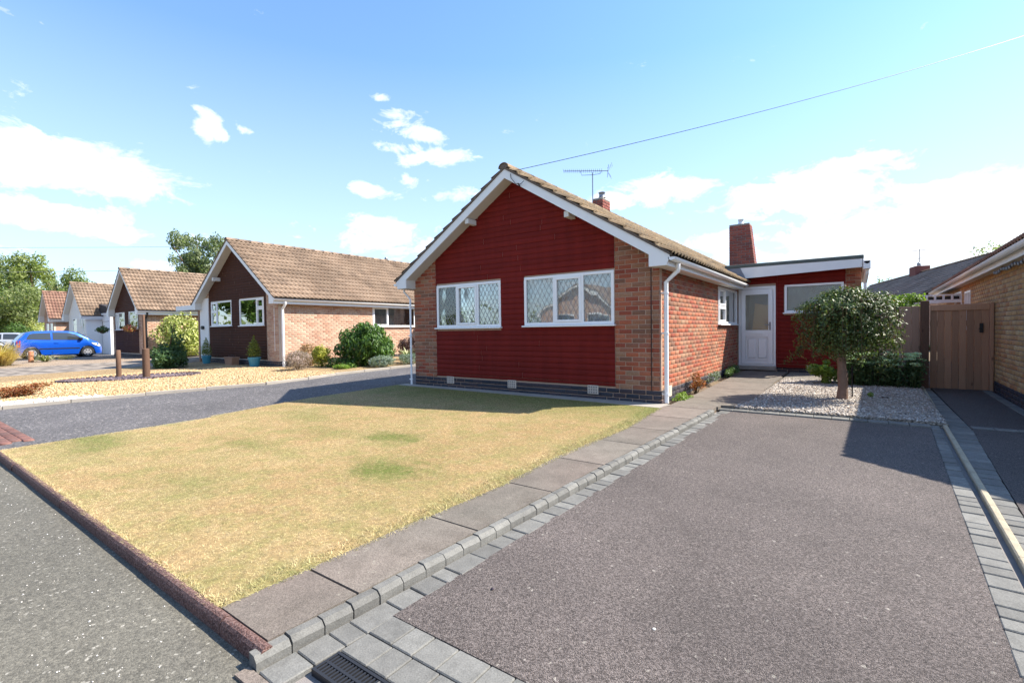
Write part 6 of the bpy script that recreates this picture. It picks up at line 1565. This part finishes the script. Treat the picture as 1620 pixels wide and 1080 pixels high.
# gravel chips
def pebbles(name, label, mat, poly, zf, n, size, seed, flat=.5):
    g = np.random.default_rng(seed); xs = [p[0] for p in poly]; ys = [p[1] for p in poly]; P = []
    X = g.uniform(min(xs), max(xs), n * 3); Y = g.uniform(min(ys), max(ys), n * 3); ins = np.zeros(len(X), bool); j = len(poly) - 1
    for i in range(len(poly)):
        xi, yi = poly[i]; xj, yj = poly[j]
        if yi != yj: ins ^= ((yi > Y) != (yj > Y)) & (X < (xj - xi) * (Y - yi) / (yj - yi) + xi)
        j = i
    X, Y = X[ins][:n], Y[ins][:n]; n = len(X); Z = np.array([zf(a, b) for a, b in zip(X, Y)])
    base = np.array([(-1, 0, 0), (0, -1, 0), (1, 0, 0), (0, 1, 0), (0, 0, 1), (0, 0, -1)], float)
    F0 = np.array([(0, 1, 4), (1, 2, 4), (2, 3, 4), (3, 0, 4), (1, 0, 5), (2, 1, 5), (3, 2, 5), (0, 3, 5)])
    s = size * g.uniform(.5, 1.3, n); sc3 = np.stack([s * g.uniform(.7, 1.2, n), s * g.uniform(.6, 1.0, n), s * flat * g.uniform(.6, 1.3, n)], 1)
    V = base[None] * sc3[:, None, :] * g.uniform(.75, 1.2, (n, 6, 1)) + g.normal(0, .12, (n, 6, 3)) * s[:, None, None]
    a = g.uniform(0, 6.283, n); ca, sa = np.cos(a)[:, None], np.sin(a)[:, None]; t1 = g.normal(0, .35, n)[:, None]
    x, y, z = V[..., 0], V[..., 1], V[..., 2]; x2 = x * ca - y * sa; y2 = x * sa + y * ca; z2 = z + x2 * t1
    V = np.stack([x2 + X[:, None], y2 + Y[:, None], z2 + Z[:, None] + (s * flat * .35)[:, None]], 2).reshape(-1, 3)
    F = (F0[None] + (np.arange(n) * 6)[:, None, None]).reshape(-1, 3)
    link(name, mesh_np(name, V, F), None, I4, mat=mat, kind='stuff', label=label)
pebbles('gravel_chips', 'white and grey stone chips covering the bed round the weeping tree', 'pebble_white', [(.99, .32), (3.38, .32), (3.44, 4.2), (1.22, 4.4), (1.19, 3.6), (1.14, 1.7)], lambda x, y: zG(x, y) - .016, 26000, .022, 3, .55)
pebbles('gold_gravel_chips', 'golden gravel in front of the brown bungalow', 'pebble_gold', [(-16.5, -6.3), (-10.1, -6.3), (-9.98, -5.8), (-9.66, -3.76), (-9.05, -1.55), (-9.45, .9), (-16.5, 1.0)], lambda x, y: zG(x, y), 34000, .026, 4, .5)
pebbles('pale_stones', 'pale stones along the edging at the far left of the golden gravel', 'pebble_pale', [(-10.9, -6.1), (-10.05, -6.1), (-9.9, -5.0), (-9.85, -4.4), (-10.2, -4.4), (-10.6, -5.2)], lambda x, y: zG(x, y) + .01, 420, .05, 5, .5)
pebbles('slate_chips', 'purple slate chips in the oval bed', 'pebble_slate', [ell(2 * math.pi * i / 40, 1.55, .66) for i in range(40)], lambda x, y: zG(x, y) + .016, 3500, .028, 6, .35)
pebbles('road_grit', 'loose grit scattered along the road beside the kerb', 'pebble_pale', [(-9, -7.0), (.9, -7.0), (.9, -6.52), (-9, -6.52)], lambda x, y: ROADZ, 420, .005, 7, .5)
# grass blades
def grass(name, label, mat, poly, zf, n, h, wd, seed, lean=.6, dens=None):
    g = np.random.default_rng(seed); xs = [p[0] for p in poly]; ys = [p[1] for p in poly]
    X = g.uniform(min(xs), max(xs), int(n * 1.6)); Y = g.uniform(min(ys), max(ys), int(n * 1.6)); ins = np.zeros(len(X), bool); j = len(poly) - 1
    for i in range(len(poly)):
        xi, yi = poly[i]; xj, yj = poly[j]
        if yi != yj: ins ^= ((yi > Y) != (yj > Y)) & (X < (xj - xi) * (Y - yi) / (yj - yi) + xi)
        j = i
    X, Y = X[ins][:n], Y[ins][:n]; n = len(X); Z = -.20 + GS * Y if zf is zG else np.array([zf(a, b) for a, b in zip(X, Y)])
    a = g.uniform(0, 6.283, n); hh = h * g.uniform(.45, 1.3, n); ln = lean * g.normal(0, 1, (n, 2)) * hh[:, None]; w2 = wd * g.uniform(.7, 1.3, n) / 2
    P = np.stack([X, Y, Z - .004], 1); sd = np.stack([np.cos(a) * w2, np.sin(a) * w2, np.zeros(n)], 1); tip = P + np.stack([ln[:, 0], ln[:, 1], hh], 1)
    V = np.stack([P - sd, P + sd, tip], 1).reshape(-1, 3); link(name, mesh_np(name, V, np.arange(3 * n).reshape(n, 3)), None, I4, mat=mat, kind='stuff', label=label)
near = [(-5.42, -6.43), (.07, -6.43), (.12, -5.1), (.10, -4.2), (-5.4, -4.2)]
grass('dry_grass', 'short dry yellow grass on the near half of the lawn', 'lawn_blade', near, zG, 280000, .010, .0034, 1, 1.2)
grass('dry_grass_far', 'short dry grass on the half of the lawn towards the red bungalow', 'lawn_blade', [(-5.55, -4.2), (.10, -4.2), (.10, -3.4), (.17, -1.9), (.06, -.36), (-1.2, -.30), (-5.78, -.26), (-5.82, -2.4), (-5.60, -3.6)], zG, 190000, .011, .0048, 2, 1.2)
grass('lawn_edge_grass', 'longer grass spilling over the edge of the concrete slabs', 'lawn_blade', [(-.06, -6.42), (.08, -6.42), (.15, -5.1), (.20, -4.25), (.17, -3.4), (.25, -1.9), (.15, -.36), (.0, -.4), (.02, -3)], zG, 9000, .022, .005, 3, 1.0)
grass('kerb_edge_grass', 'dry grass hanging over the red road kerb', 'lawn_blade', [(-5.35, -6.44), (.05, -6.44), (.05, -6.39), (-5.35, -6.39)], zG, 7000, .018, .004, 4, 1.0)

print('script done', len(bpy.data.objects))
